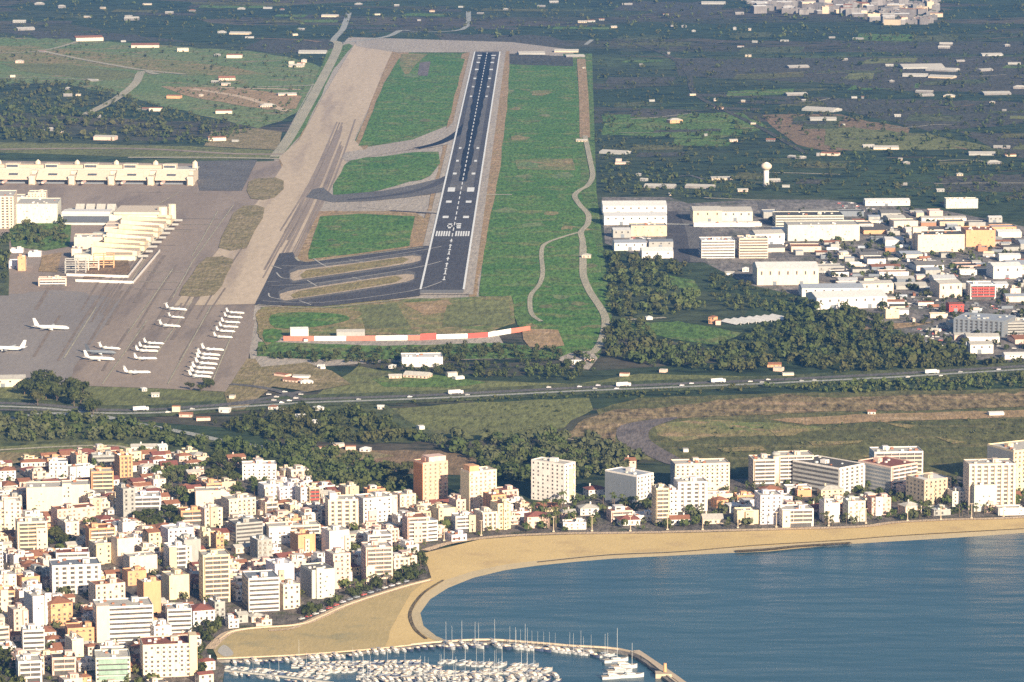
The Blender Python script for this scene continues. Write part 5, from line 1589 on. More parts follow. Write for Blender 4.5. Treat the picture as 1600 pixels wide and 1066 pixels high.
def make_boat(name, kind):
    t = empty(name, (0, 0, 0))
    # hull along +x (bow), length 1
    st = [(-.5, .14, .0), (-.25, .165, .0), (.1, .16, .01), (.32, .11, .02), (.44, .055, .035), (.5, .004, .05)]
    m = MB()
    top = [[(x, -w, .11 + z), (x, w, .11 + z)] for x, w, z in st]
    bot = [[(x, -w * .8, -.04), (x, w * .8, -.04)] for x, w, z in st]
    for j in range(len(st) - 1):
        m.quad(bot[j][0], bot[j + 1][0], top[j + 1][0], top[j][0])
        m.quad(bot[j + 1][1], bot[j][1], top[j][1], top[j + 1][1])
        m.quad(top[j][0], top[j + 1][0], top[j + 1][1], top[j][1])
    m.quad(bot[0][1], bot[0][0], top[0][0], top[0][1])
    m.obj("hull", {'small': 'navy'}.get(kind, 'hull'), t)
    dk = MB()
    for j in range(len(st) - 2):
        (xa, wa, za), (xb, wb, zb) = st[j], st[j + 1]
        dk.quad((xa + .02, -wa * .78, .114 + za), (xb, -wb * .78, .114 + zb), (xb, wb * .78, .114 + zb), (xa + .02, wa * .78, .114 + za))
    dk.obj("deck", 'teak' if kind != 'motor' else 'beige', t)
    def cabin(nm, x0, x1, w, z0, z1, sl, mat):
        c_ = MB()
        a = [(x0, -w, z0), (x1, -w, z0), (x1, w, z0), (x0, w, z0)]
        e = [(x0 + sl * .3, -w * .85, z1), (x1 - sl, -w * .85, z1), (x1 - sl, w * .85, z1), (x0 + sl * .3, w * .85, z1)]
        for k in range(4):
            c_.quad(a[k], a[(k + 1) % 4], e[(k + 1) % 4], e[k])
        c_.quad(*e)
        return c_.obj(nm, mat, t)
    if kind == 'motor':
        c_ = cabin("cabin", -.22, .26, .115, .12, .20, .14, 'white')
        cabin("windscreen", -.16, .2, .118, .145, .178, .06, 'glass')
        cabin("flybridge", -.25, .06, .10, .205, .245, .05, 'cream')
        cabin("sun_canopy", -.46, -.2, .10, .23, .24, .01, 'bluegrey')
    elif kind == 'sail':
        cabin("cabin", -.15, .22, .09, .115, .155, .08, 'white')
        cabin("spray_hood", -.22, -.12, .09, .12, .18, .03, 'slate')
        MB().tube([(.06, 0, .11), (.06, 0, 1.28)], [.008, .005], 5).obj("mast", 'metal', t)
        MB().tube([(.06, 0, .24), (-.38, 0, .24)], [.016, .02], 5).obj("boom", 'bluegrey', t)
    else:
        cabin("cabin", -.1, .2, .10, .12, .19, .1, 'cream')
        cabin("cover", -.44, -.1, .12, .12, .15, .02, 'bluegrey')
    KIDS[t.name] = list(t.children)
    return t
bprot = {}
def boat(kind, u, v, ln, hd, lab, group):
    p = G(u, v, -.55)
    p.z = -.55
    nm = {'motor': 'motor_boat', 'sail': 'sailing_yacht', 'small': 'launch'}[kind]
    if kind not in bprot:
        o = bprot[kind] = make_boat(nm, kind)
        o.location, o.rotation_euler, o.scale = p, (0, 0, math.radians(hd)), (ln,) * 3
    else:
        o = copy_thing(bprot[kind], p, math.radians(hd), ln)
    tag(o, lab, {'motor': 'motor boat', 'sail': 'sailing boat', 'small': 'boat'}[kind], group)
    return o
def along(px, n):
    ds = [0]
    for a, b_ in zip(px[:-1], px[1:]):
        ds.append(ds[-1] + math.hypot(b_[0] - a[0], b_[1] - a[1]))
    out = []
    for i in range(n):
        s = ds[-1] * (i + .5) / n
        j = max(k for k in range(len(ds) - 1) if ds[k] <= s)
        f_ = (s - ds[j]) / (ds[j + 1] - ds[j])
        out.append((px[j][0] + (px[j + 1][0] - px[j][0]) * f_, px[j][1] + (px[j + 1][1] - px[j][1]) * f_))
    return out
def row(px, n, off, size, hd, word, mix=.35, end="landward"):
    cs = {}
    for i, (u, v) in enumerate(along(px, n)):
        if random.random() < .05:
            continue
        kd = 'sail' if random.random() < mix else ('motor' if random.random() < .65 else 'small')
        w_ = {'sail': 'sailing yacht', 'motor': 'motor cruiser', 'small': 'X'}[kd]
        cs[kd] = cs.get(kd, 0) + 1
        boat(kd, u + random.uniform(-2, 2), v + off + random.uniform(-.8, .8), size * random.uniform(.9, 1.4), hd + random.gauss(0, 7), f"{ordinal(cs[kd])} {'dark-hulled launch' if kd == 'small' else 'white ' + w_} from the {end} end, {word}", "boats in the marina")
row([(490, 1024), (640, 1012), (690, 1007)], 18, 4.2, 8.0, -62, "under the jetty's beach stretch", .1)
row([(690, 1007), (760, 1005), (772, 1006)], 8, 5.5, 10.4, -50, "at the jetty's bend", .4)
row([(775, 1006), (825, 1009), (885, 1014), (950, 1022)], 21, 5.5, 9.6, -58, "along the jetty's seaward stretch", .55)
row([(458, 1042), (660, 1039)], 21, -3.2, 7.6, 62, "on the beachward pontoon's far side", .1)
row([(470, 1043), (690, 1040)], 26, 3.6, 8.0, -60, "on the beachward pontoon's near side", .15)
row([(560, 1060), (860, 1052)], 26, -3.4, 8.8, 60, "on the middle pontoon's far side", .2)
row([(570, 1061), (872, 1054)], 27, 4.0, 9.6, -62, "on the middle pontoon's near side", .25)
row([(352, 1046), (515, 1064)], 17, -3, 6.4, 50, "on the short corner pontoon's far side", .1)
row([(350, 1048), (500, 1066)], 14, 4, 6.4, -50, "on the short corner pontoon's near side", .1)
row([(570, 1076), (880, 1069)], 17, -3.5, 8.8, 62, "on the lowest pontoon's far side", .25)
row([(362, 1038), (470, 1032), (560, 1025)], 20, 0, 8, -55, "along the inner quay of the jetty", .1)
row([(470, 1051), (690, 1048)], 17, 0, 8.5, 60, "in the second line off the beachward pontoon", .15)
row([(690, 1035), (760, 1040), (840, 1044)], 15, 0, 9, 55, "at the seaward head of the beachward pontoon", .4)
row([(560, 1068), (720, 1064), (860, 1062)], 17, 0, 9, -60, "in the line between the two lower pontoons", .2)
for i, (u, tip) in enumerate(((696, 966), (706, 974), (721, 965), (742, 967), (772, 962), (796, 974), (806, 985), (813, 980), (824, 977), (831, 986), (840, 986), (849, 988), (858, 984), (867, 988), (890, 984), (907, 981), (923, 988))):
    j = min(range(len(JETTY) - 1), key=lambda k: abs((JETTY[k][0] + JETTY[k + 1][0]) / 2 - u))
    a, b_ = JETTY[j], JETTY[j + 1]
    vj = a[1] + (b_[1] - a[1]) * (u - a[0]) / (b_[0] - a[0])
    p = G(u, vj + 3)
    hm = zat(p.x, p.y, tip)
    boat('sail', u, vj + 3.5, max(8, hm / 1.42), -70 + random.gauss(0, 8), f"tall-masted white yacht on the jetty, {ordinal(i + 1)} mast counted from the beach", "boats in the marina")
for u, v, ln, hd, kd, lab in ((962, 1034, 17, 20, 'sail', "large white yacht with the tallest mast at the jetty corner"), (975, 1044, 17, 10, 'motor', "big white motor yacht just inside the jetty corner"), (968, 1051, 16, 12, 'motor', "second big white motor yacht inside the jetty corner"),
                              (985, 1058, 17, 8, 'sail', "thick-masted white yacht inside the jetty corner"), (958, 1060, 15, 15, 'motor', "third big white motor yacht inside the jetty corner, lowest in the photo"), (948, 1026, 12, 30, 'sail', "slim white yacht beside the tallest mast")):
    boat(kd, u, v, ln, hd, lab, "large yachts at the jetty corner")

# ------------------------------------------------------------------ vehicles
def make_car(name, mat):
    t = empty(name, (0, 0, 0))
    m = MB().box(-2.2, 2.2, -.9, .9, .35, .95)
    m.obj("body", mat, t)
    c_ = MB()
    a = [(-1.9, -.85, .955), (1.0, -.85, .955), (1.0, .85, .955), (-1.9, .85, .955)]
    e = [(-1.5, -.7, 1.5), (.3, -.7, 1.5), (.3, .7, 1.5), (-1.5, .7, 1.5)]
    for k in range(4):
        c_.quad(a[k], a[(k + 1) % 4], e[(k + 1) % 4], e[k])
    c_.obj("window", 'glass', t)
    MB().box(-1.5, .3, -.7, .7, 1.505, 1.55).obj("roof", mat, t)
    for x in (-1.35, 1.35):
        for y in (-.92, .92):
            MB().tube([(x, y - .1, .34), (x, y + .1, .34)], [.34, .34], 8).obj("wheel", 'slate', t)
    KIDS[t.name] = list(t.children)
    return t
def make_truck(mat):
    t = empty("lorry", (0, 0, 0))
    MB().box(-7, 4.2, -1.25, 1.25, 1.1, 4.0).obj("trailer", mat, t)
    MB().box(4.5, 6.8, -1.2, 1.2, .6, 3.2).obj("cab", 'white', t)
    MB().box(6.805, 6.86, -1.05, 1.05, 1.9, 2.8).obj("windscreen", 'glass', t)
    for x in (-5.5, -4.3, 2.5, 5.6):
        for y in (-1.15, 1.15):
            MB().tube([(x, y - .15, .5), (x, y + .15, .5)], [.5, .5], 8).obj("wheel", 'slate', t)
    KIDS[t.name] = list(t.children)
    return t
cprot = {}
def car(col, p, rz, lab, group, kind='car', z=0.0):
    key = (kind, col)
    p = Vector((p.x, p.y, z))
    if key not in cprot:
        o = cprot[key] = make_truck(col) if kind == 'lorry' else make_car("car", col)
        o.location, o.rotation_euler = p, (0, 0, rz)
    else:
        o = copy_thing(cprot[key], p, rz)
    tag(o, lab, "lorry" if kind == 'lorry' else "car", group)
ML = [(712, 617, 'lorry'), (730, 619, 'car'), (857, 607, 'car'), (905, 606, 'car'), (929, 609, 'car'), (934, 604, 'car'), (963, 609, 'car'), (974, 605, 'lorry'), (1065, 604, 'car'), (1080, 601, 'car'), (1122, 599, 'lorry'), (1172, 598, 'car'), (1190, 599, 'car'), (1200, 595, 'car'), (1252, 597, 'car'), (1272, 596, 'car'), (1456, 585, 'lorry'), (1470, 589, 'car'), (1500, 583, 'car'), (1418, 591, 'car'), (1560, 579, 'car'), (640, 622, 'car'), (560, 626, 'car'), (220, 643, 'lorry'), (300, 641, 'car'), (262, 646, 'car')]
for i, (u, v, kd) in enumerate(sorted(ML)):
    near = min(MWAY, key=lambda q: abs(q[0] - u))
    q = G(u, v)
    a = G(u + 30, v - 1.7)
    dd = a - q
    col = random.choice(('white', 'white', 'grey', 'lilac')) if kd == 'car' else 'white'
    car(col, q, math.atan2(dd.y, dd.x), f"{COLW.get(col, col).replace('pale lilac', 'silver')} {'lorry' if kd == 'lorry' else 'car'} on the motorway, {ordinal(i + 1)} vehicle counted from the western end", "vehicles on the motorway", kd, .56)
cols = ['white', 'white', 'grey', 'slate', 'dark', 'red', 'bluegrey', 'lilac']
yards = [([(1300, 425), (1430, 405), (1560, 400), (1600, 405), (1600, 440), (1450, 430), (1330, 450)], 95, "in the middle yards of the industrial estate"), ([(1390, 455), (1500, 470), (1600, 480), (1600, 500), (1480, 490), (1400, 480)], 55, "in the yard beside the crimson-roofed shed"), ([(1420, 515), (1480, 512), (1560, 540), (1600, 545), (1500, 550), (1430, 530)], 50, "in the yard before the dark blue-black factory"),
         ([(1300, 318), (1350, 316), (1380, 330), (1330, 336)], 28, "in the far car park behind the pale warehouses"), ([(960, 352), (1010, 362), (1045, 390), (985, 395)], 18, "in the perimeter yard of white warehouses")]
for poly, n_, where in yards:
    got, spots = 0, []
    xs, ys = [p_[0] for p_ in poly], [p_[1] for p_ in poly]
    for _ in range(900):
        u, v = random.uniform(min(xs), max(xs)), random.uniform(min(ys), max(ys))
        if not inside((u, v), poly):
            continue
        q = G(u, v)
        if hits_bld(q.x, q.y, 3):
            continue
        c_ = random.choice(cols)
        w_ = {'lilac': 'silver', 'slate': 'dark grey', 'bluegrey': 'blue-grey', 'dark': 'black'}.get(c_, c_)
        spots.append((u, c_, w_, q))
        got += 1
        if got >= n_:
            break
    no = {}
    for u, c_, w_, q in sorted(spots, key=lambda e: e[0]):
        no[w_] = no.get(w_, 0) + 1
        car(c_, q, random.choice((0, 0, PI / 2)) + random.gauss(0, .08), f"{ordinal(no[w_])} {w_} car from the west {where}", "cars parked in the industrial estate", 'car', .1)
lor = []
for _ in range(600):
    u, v = random.uniform(1230, 1600), random.uniform(330, 545)
    if not inside((u, v), [(1210, 400), (1290, 400), (1330, 330), (1440, 332), (1600, 375), (1600, 545), (1500, 545), (1420, 505), (1300, 442)]):
        continue
    q = G(u, v)
    if hits_bld(q.x, q.y, 4):
        continue
    lor.append((u, q))
    if len(lor) >= 60:
        break
con = {}
for i, (u, q) in enumerate(sorted(lor, key=lambda e: e[0])):
    if i % 2:
        car(random.choice(('bright', 'grey', 'cream')), q, random.choice((.1, .1, 1.6)), f"{ordinal(i // 2 + 1)} white or grey lorry from the west in the industrial yards", "lorries in the industrial yards", 'lorry', .15)
    else:
        c_ = random.choice(('bluegrey', 'tile', 'white', 'beige', 'slate'))
        w_ = {'bluegrey': 'blue-grey', 'tile': 'rust-red', 'slate': 'dark grey'}.get(c_, c_)
        con[w_] = con.get(w_, 0) + 1
        t = empty("shipping_container", (q.x, q.y, .15), random.choice((0, .1, 1.57)))
        MB().box(-6, 6, -1.25, 1.25, 0, 2.7).obj("box", c_, t)
        MB().box(6.01, 6.08, -1.15, 1.15, .1, 2.6).obj("door", c_, t)
        for k_ in range(8):
            pass
        tag(t, f"{ordinal(con[w_])} {w_} container from the west in the industrial yards", "container", "containers in the industrial yards")
for i, (u, v) in enumerate(((420, 618), (432, 622), (445, 614), (452, 628), (462, 624), (440, 631), (470, 618), (428, 627))):
    car('white', G(u, v), random.uniform(-.3, .3), f"white car parked on the dark lot by the motorway, {ordinal(i + 1)} in the lot", "cars on the dark lot by the motorway", 'car', .5)
PR = [(u, v - 6) for u, v in PROM[1:6]]
for i, (u, v) in enumerate(along(PR, 16)):
    q = G(u, v)
    if hits_bld(q.x, q.y, 2):
        continue
    c_ = random.choice(cols)
    car(c_, q, math.radians(48), f"{ {'lilac': 'silver', 'slate': 'dark grey', 'bluegrey': 'blue-grey', 'dark': 'black'}.get(c_, c_)} car parked behind the curved promenade, {ordinal(i + 1)} from the beach bend", "cars behind the promenade", 'car', .1)

# ------------------------------------------------------------------ beach lamps
def make_lamp():
    t = empty("promenade_lamp", (0, 0, 0))
    MB().box(-.8, .8, -.8, .8, 0, .9).obj("base", 'beige', t)
    MB().tube([(0, 0, .9), (0, 0, 11)], [.34, .2], 6).obj("pole", 'beige', t)
    MB().box(-1.2, 1.2, -.25, .25, 11.0, 11.4).obj("lamp_head", 'beige', t)
    KIDS[t.name] = list(t.children)
    return t
lamp0 = None
for i, (u, v) in enumerate(((694, 846), (752, 838), (865, 832), (925, 831), (985, 831), (1043, 829), (1098, 829), (1153, 826), (1213, 825), (1295, 823), (1353, 819), (1418, 815), (1470, 813), (1518, 811), (1568, 808))):
    p = G(u, v)
    p.z = .4
    if lamp0 is None:
        o = lamp0 = make_lamp()
        o.location = p
    else:
        o = copy_thing(lamp0, p)
    tag(o, f"tall cream lamp mast on the beach promenade, {ordinal(i + 1)} from the town end", "lamp post", "lamp masts along the beach")

# ------------------------------------------------------------------ small buildings far out on the plain
FAR = """42 48 28 7 w;30 36 20 4 w;62 8 16 5 w;97 13 12 8 w;141 65 44 12 c;227 75 44 9 k;193 66 8 4 w;286 81 18 11 c;366 91 24 11 c;340 88 10 6 w;374 54 32 5 w;347 52 14 4 w;66 82 10 5 w;30 99 12 9 k;20 121 8 7 c;143 127 18 4 w;106 140 8 5 w;106 151 14 8 w;122 150 8 4 w;205 32 22 7 w;201 27 12 5 w;264 22 12 6 w;300 18 10 5 w;377 15 12 4 w;355 126 26 8 c;337 130 14 5 w;353 134 14 6 k;271 154 22 10 o;313 151 5 7 c;243 174 20 11 c;226 172 9 5 w;216 173 6 5 w;350 178 26 10 c;155 184 6 8 w;68 206 7 6 w;80 205 7 9 w;96 210 7 9 w;163 219 34 12 k;340 221 28 12 c;367 222 10 5 w;390 60 14 4 w;418 14 14 5 w;440 16 6 4 w;515 27 26 6 w;470 47 10 4 w;462 56 9 6 w;488 84 44 5 w;470 102 12 8 k;455 100 8 9 c;475 98 8 10 c;462 105 22 4 c;675 19 8 6 w;655 33 6 4 w;845 11 12 5 w;866 5 14 4 w;910 36 14 4 w;925 35 14 6 w;940 32 8 4 w;960 44 10 5 w;980 8 16 4 w;1041 24 10 4 w;1052 42 8 4 w;1069 43 8 6 w;1115 7 38 4 w;1156 23 14 7 w;1148 47 5 9 w;1171 48 4 7 w;1084 50 6 5 w;1157 74 10 4 w;1169 89 9 7 w;1045 85 4 6 w;832 86 42 5 w;885 82 38 3 w;900 90 30 4 w;912 108 5 5 w;1002 104 5 7 w;1083 150 10 6 w;1019 159 9 5 w;1118 158 5 8 c;1123 171 14 7 k;1161 160 6 5 w;1177 195 8 5 w;1102 213 4 8 w;1147 222 13 6 k;1058 193 22 11 o;908 222 16 6 w;958 240 44 6 g;966 253 8 10 k;972 257 22 6 k;1030 294 48 5 w;1005 283 10 4 w;1092 294 44 4 w;1130 282 36 4 w;1161 300 16 7 k;1048 306 5 5 w;997 275 7 5 w;1340 62 16 5 w;1478 71 20 4 w;1475 76 18 4 w;1575 73 9 6 w;1552 88 34 5 w;1445 108 68 4 w;1470 111 48 4 w;1545 112 24 6 w;1430 120 40 3 w;1470 122 40 3 w;1394 129 8 6 w;1250 107 34 3 w;1247 150 34 5 w;1256 159 6 4 w;1335 154 9 5 w;1348 154 4 6 w;1443 145 26 5 w;1450 151 24 3 w;1483 152 18 4 w;1560 149 44 3 w;1593 139 20 7 w;1550 162 8 3 w;1568 174 5 6 w;1280 173 55 5 w;1287 189 42 6 w;1319 197 4 7 w;1403 183 10 6 w;1278 244 5 10 w;1296 243 28 8 c;1358 231 18 4 w;1385 234 40 7 c;1406 251 5 7 w;1417 257 11 4 w;1243 247 26 4 w;1565 232 26 5 w;1535 243 42 4 w;1580 245 18 5 w;1555 257 24 6 w;1204 221 14 4 w;1500 275 10 4 w;1410 290 16 5 w;1470 300 12 5 w;1210 285 20 5 w;1228 293 12 4 w;1490 322 30 4 w;1300 60 10 4 w;1225 65 12 4 w;1180 67 10 3 w;1320 95 10 4 w;1390 104 12 3 w;1502 97 14 4 w;1585 101 20 3 w;750 22 10 4 w;720 12 8 4 w;790 16 8 4 w;590 24 10 4 w;560 8 12 4 w;620 10 8 4 w;136 28 10 4 w;160 14 8 5 w;230 8 14 4 w;450 150 30 4 k;420 168 26 4 c;530 700 18 8 k;505 705 14 8 c;548 704 16 9 k;570 706 16 6 w;470 655 14 5 w;490 662 16 5 w;595 640 10 4 w;660 672 9 8 w;500 642 14 4 w;440 643 18 5 w;425 640 12 4 w;275 645 12 14 y;290 652 20 6 k;318 658 22 6 k;226 612 8 5 w;243 621 12 5 w;350 645 16 8 w;362 624 8 8 c;1215 580 14 8 k;1232 588 18 6 c;1210 574 22 5 o;1112 506 10 16 o;1122 508 8 10 k;1140 430 14 5 w;1165 425 10 8 w;1015 500 10 4 w;1035 582 10 5 k;975 588 14 3 c;920 565 16 5 k;900 570 20 4 w;618 592 20 6 k;650 590 40 4 k;708 590 16 10 c;720 594 16 4 w;612 576 10 5 w;440 588 24 6 k;470 592 26 4 w;500 575 9 5 w;455 597 26 5 k;480 601 20 5 w;690 576 8 5 w;1362 648 12 5 w;1558 650 24 5 w;1072 707 8 4 w;916 404 14 8 k;505 578 8 6 w;478 534 6 4 w"""
farp = []
FARN = 0
for it in FAR.split(';'):
    f_ = it.split()
    u, v, w, h = map(float, f_[:4])
    wall = {'w': 'white', 'c': 'cream', 'k': 'pink', 'o': 'orange', 'g': 'grey', 'y': 'yellow'}[f_[4]]
    s = ppm(v)
    L = w / s
    q = G(u - w / 2, v)
    ht = max(2.5, zat(q.x, q.y, v - h * .8)) * (.55 if v < 330 else .85)
    dep = min(60, max(7, .6 * L))
    long = L > 28
    nm = "greenhouse" if long and v < 330 else "farmhouse"
    st = 'gable' if long or random.random() < .5 else 'house'
    build_at(nm, nm, q, L, dep, min(max(ht, 2.5), 12), random.gauss(0, .22), random.choice(('grey', 'farwall2', 'farwall2', 'beige')) if wall == 'white' and v < 330 else wall, st, ('roofpale' if v < 330 else 'roofwhite') if wall == 'white' and (long or random.random() < .7) else random.choice(('tile', 'roofpale', 'roofpale')), detail=1)
    k = BLD[-1]
    farp.append((k, u, v))
FL = [(1197, 291, "white mushroom water tower"), (1045, 336, "perimeter warehouses"), (160, 270, "far terminal pier"), (765, 84, "far end of the runway"), (585, 70, "far end of the taxiway"), (1320, 40, "distant hill town"), (1540, 385, "bright orange factory"), (640, 531, "red and white blast fence"), (870, 745, "white balcony tower"), (674, 777, "orange-sided tower"), (910, 220, "perimeter track"), (200, 140, "winding pale farm road"), (980, 690, "grey river bed"), (430, 620, "dark lot by the motorway"), (80, 612, "round trees by the apron"), (1240, 540, "pine wood by the motorway")]
grp = {}
for k, u, v in farp:
    q = min(FL, key=lambda q: math.hypot(q[0] - u, (q[1] - v) * 2))
    grp.setdefault((COLW.get(k['wall'], 'pale'), k['o'].name.split('.')[0], q[2]), []).append((math.hypot(q[0] - u, (q[1] - v) * 2), k, u, v, q))
for (c_, nm, lmk), ks in grp.items():
    ks.sort(key=lambda e: e[0])
    for i, (dd, k, u, v, q) in enumerate(ks):
        size = "long low" if k['L'] > 40 else ("small" if k['L'] < 12 else "low")
        l = f"{size} {c_} {nm} near the {lmk}" if len(ks) == 1 else f"{size} {c_} {nm}, {ordinal(i + 1)} nearest to the {lmk}"
        tag(k['o'], l, "greenhouse" if nm == "greenhouse" else "farm building", "farm buildings on the plain")
# slanted white panels of the nursery
for i in range(7):
    p = G(1142 + i * 12, 506 - i * 1.2)
    b = MB()
    b.quad((-3, -14, 1.0), (4, -14, 3.5), (4, 14, 3.5), (-3, 14, 1.0))
    b.quad((-3, -14, .8), (-3, 14, .8), (4, 14, 3.3), (4, -14, 3.3))
    o = b.box(3.4, 3.8, -12, -11.6, 0, 3.2).box(3.4, 3.8, 11.6, 12, 0, 3.2).obj("shade_roof", 'roofwhite')
    o.location = p
    o.rotation_euler = (0, 0, math.radians(32))
    tag(o, f"slanting white shade roof in the nursery, {ordinal(i + 1)} from the western end", "shade roof", "white shade roofs in the nursery")
flat("sand_yard", [(1340, 512), (1370, 506), (1460, 503), (1430, 510), (1390, 515), (1350, 515)], 'redsoil', 4)
# distant hill town
hill = MB()
for (u, v, z) in ():
    pass
TOWNFAR = [(1150, -14), (1160, 8), (1175, 22), (1230, 24), (1300, 22), (1340, 30), (1380, 40), (1440, 40), (1456, 30), (1456, 6), (1440, -14)]
n_ = 0
HT = MB()
for _ in range(4000):
    u, v = random.uniform(1150, 1460), random.uniform(-14, 40)
    if not inside((u, v), TOWNFAR):
        continue
    q = G(u, v)
    L, dp = random.uniform(12, 34), random.uniform(10, 18)
    if hits_bld(q.x, q.y, 7):
        continue
    build_at("town_house", "house", q, L, dp, random.uniform(6, 15), random.gauss(0, .35), random.choice(('farwall', 'farwall2', 'farwall2', 'beige', 'farwall')), random.choice(('gable', 'plain2')), random.choice(('roofpale', 'roofwhite', 'tile', 'roofgrey')), detail=1)
    n_ += 1
    if n_ >= 200:
        break
hh = {}
for k in BLD[-n_:]:
    hh.setdefault((k['wall'], k['roof'], k['style']), []).append((P(k['c'].x, k['c'].y)[0], k['o']))
for (wl, rf, st), ks in hh.items():
    for i, (u, o) in enumerate(sorted(ks, key=lambda e: e[0])):
        tag(o, f"{'grey-brown' if wl == 'farwall' else 'beige' if wl == 'beige' else 'pale'} house, {ROOFW[rf] if st == 'gable' else ROOFW[rf].replace('roof', 'roof terrace')}, in the distant hill town, {ordinal(i + 1)} from the west", "house", "houses of the distant hill town")

# ================================================================== TREES
def leaf_quads(cent, rad, hgt, K, rg, size=.55, flatk=1.0):
    """K leaf clumps on the outside of each crown: vertices (N*K*4, 3)"""
    N = len(cent)
    d = rg.normal(size=(N, K, 3))
    d[..., 2] = d[..., 2] * .8 + .25
    d /= np.linalg.norm(d, axis=2, keepdims=True)
    rr = rg.uniform(.55, 1.05, (N, K, 1))
    # lobes make the outline uneven
    lob = 1 + .28 * np.sin(3 * np.arctan2(d[..., 1], d[..., 0]) + rg.uniform(0, 6.28, (N, 1)))[..., None] * (1 - np.abs(d[..., 2:3]))
    ext = np.stack([rad, rad, hgt * .5], 1)[:, None, :]
    c = cent[:, None, :] + d * rr * lob * ext
    nrm = d + rg.normal(scale=.45, size=d.shape)
    nrm /= np.linalg.norm(nrm, axis=2, keepdims=True)
    a = np.cross(nrm, rg.normal(size=d.shape))
    a /= np.linalg.norm(a, axis=2, keepdims=True)
    b = np.cross(nrm, a)
    s = (rad[:, None] * size * rg.uniform(.6, 1.2, (N, K)))[..., None]
    q = np.stack([c + a * s, c + b * s * .8, c - a * s * .9, c - b * s], 2)
    return q.reshape(-1, 3)

def mesh_np(name, v, mat, nper=4):
    me = bpy.data.meshes.new(name)
    n = len(v)
    nf = n // nper
    me.vertices.add(n)
    me.vertices.foreach_set('co', v.astype(np.float32).ravel())
    me.loops.add(n)
    me.loops.foreach_set('vertex_index', np.arange(n, dtype=np.int32))
    me.polygons.add(nf)
    me.polygons.foreach_set('loop_start', np.arange(0, n, nper, dtype=np.int32))
    me.materials.append(M[mat])
    me.update(calc_edges=True)
    return me

def sample(poly, n, avoid=True, pad=1.5, roads=()):
    xs, ys = [p[0] for p in poly], [p[1] for p in poly]
    out = []
    for _ in range(n * 12):
        if len(out) >= n:
            break
        u, v = random.uniform(min(xs), max(xs)), random.uniform(min(ys), max(ys))
        if not inside((u, v), poly):
            continue
        if any(abs(v - rv(u)) < w for rv, w in roads):
            continue
        p = G(u, v)
        if avoid and hits_bld(p.x, p.y, pad):
            continue
        out.append(p)
    return out
def interp(px):
    s = sorted(px)
    xs, ys = [p[0] for p in s], [p[1] for p in s]
    return lambda u: float(np.interp(u, xs, ys))
RO = [(interp([(u, v - 2) for u, v in MWAY]), 6.5), (lambda u: float(np.interp(u, [155, 220, 300, 345, 420], [649, 663, 678, 688, 700])) if 150 < u < 350 else -999, 2.5)]

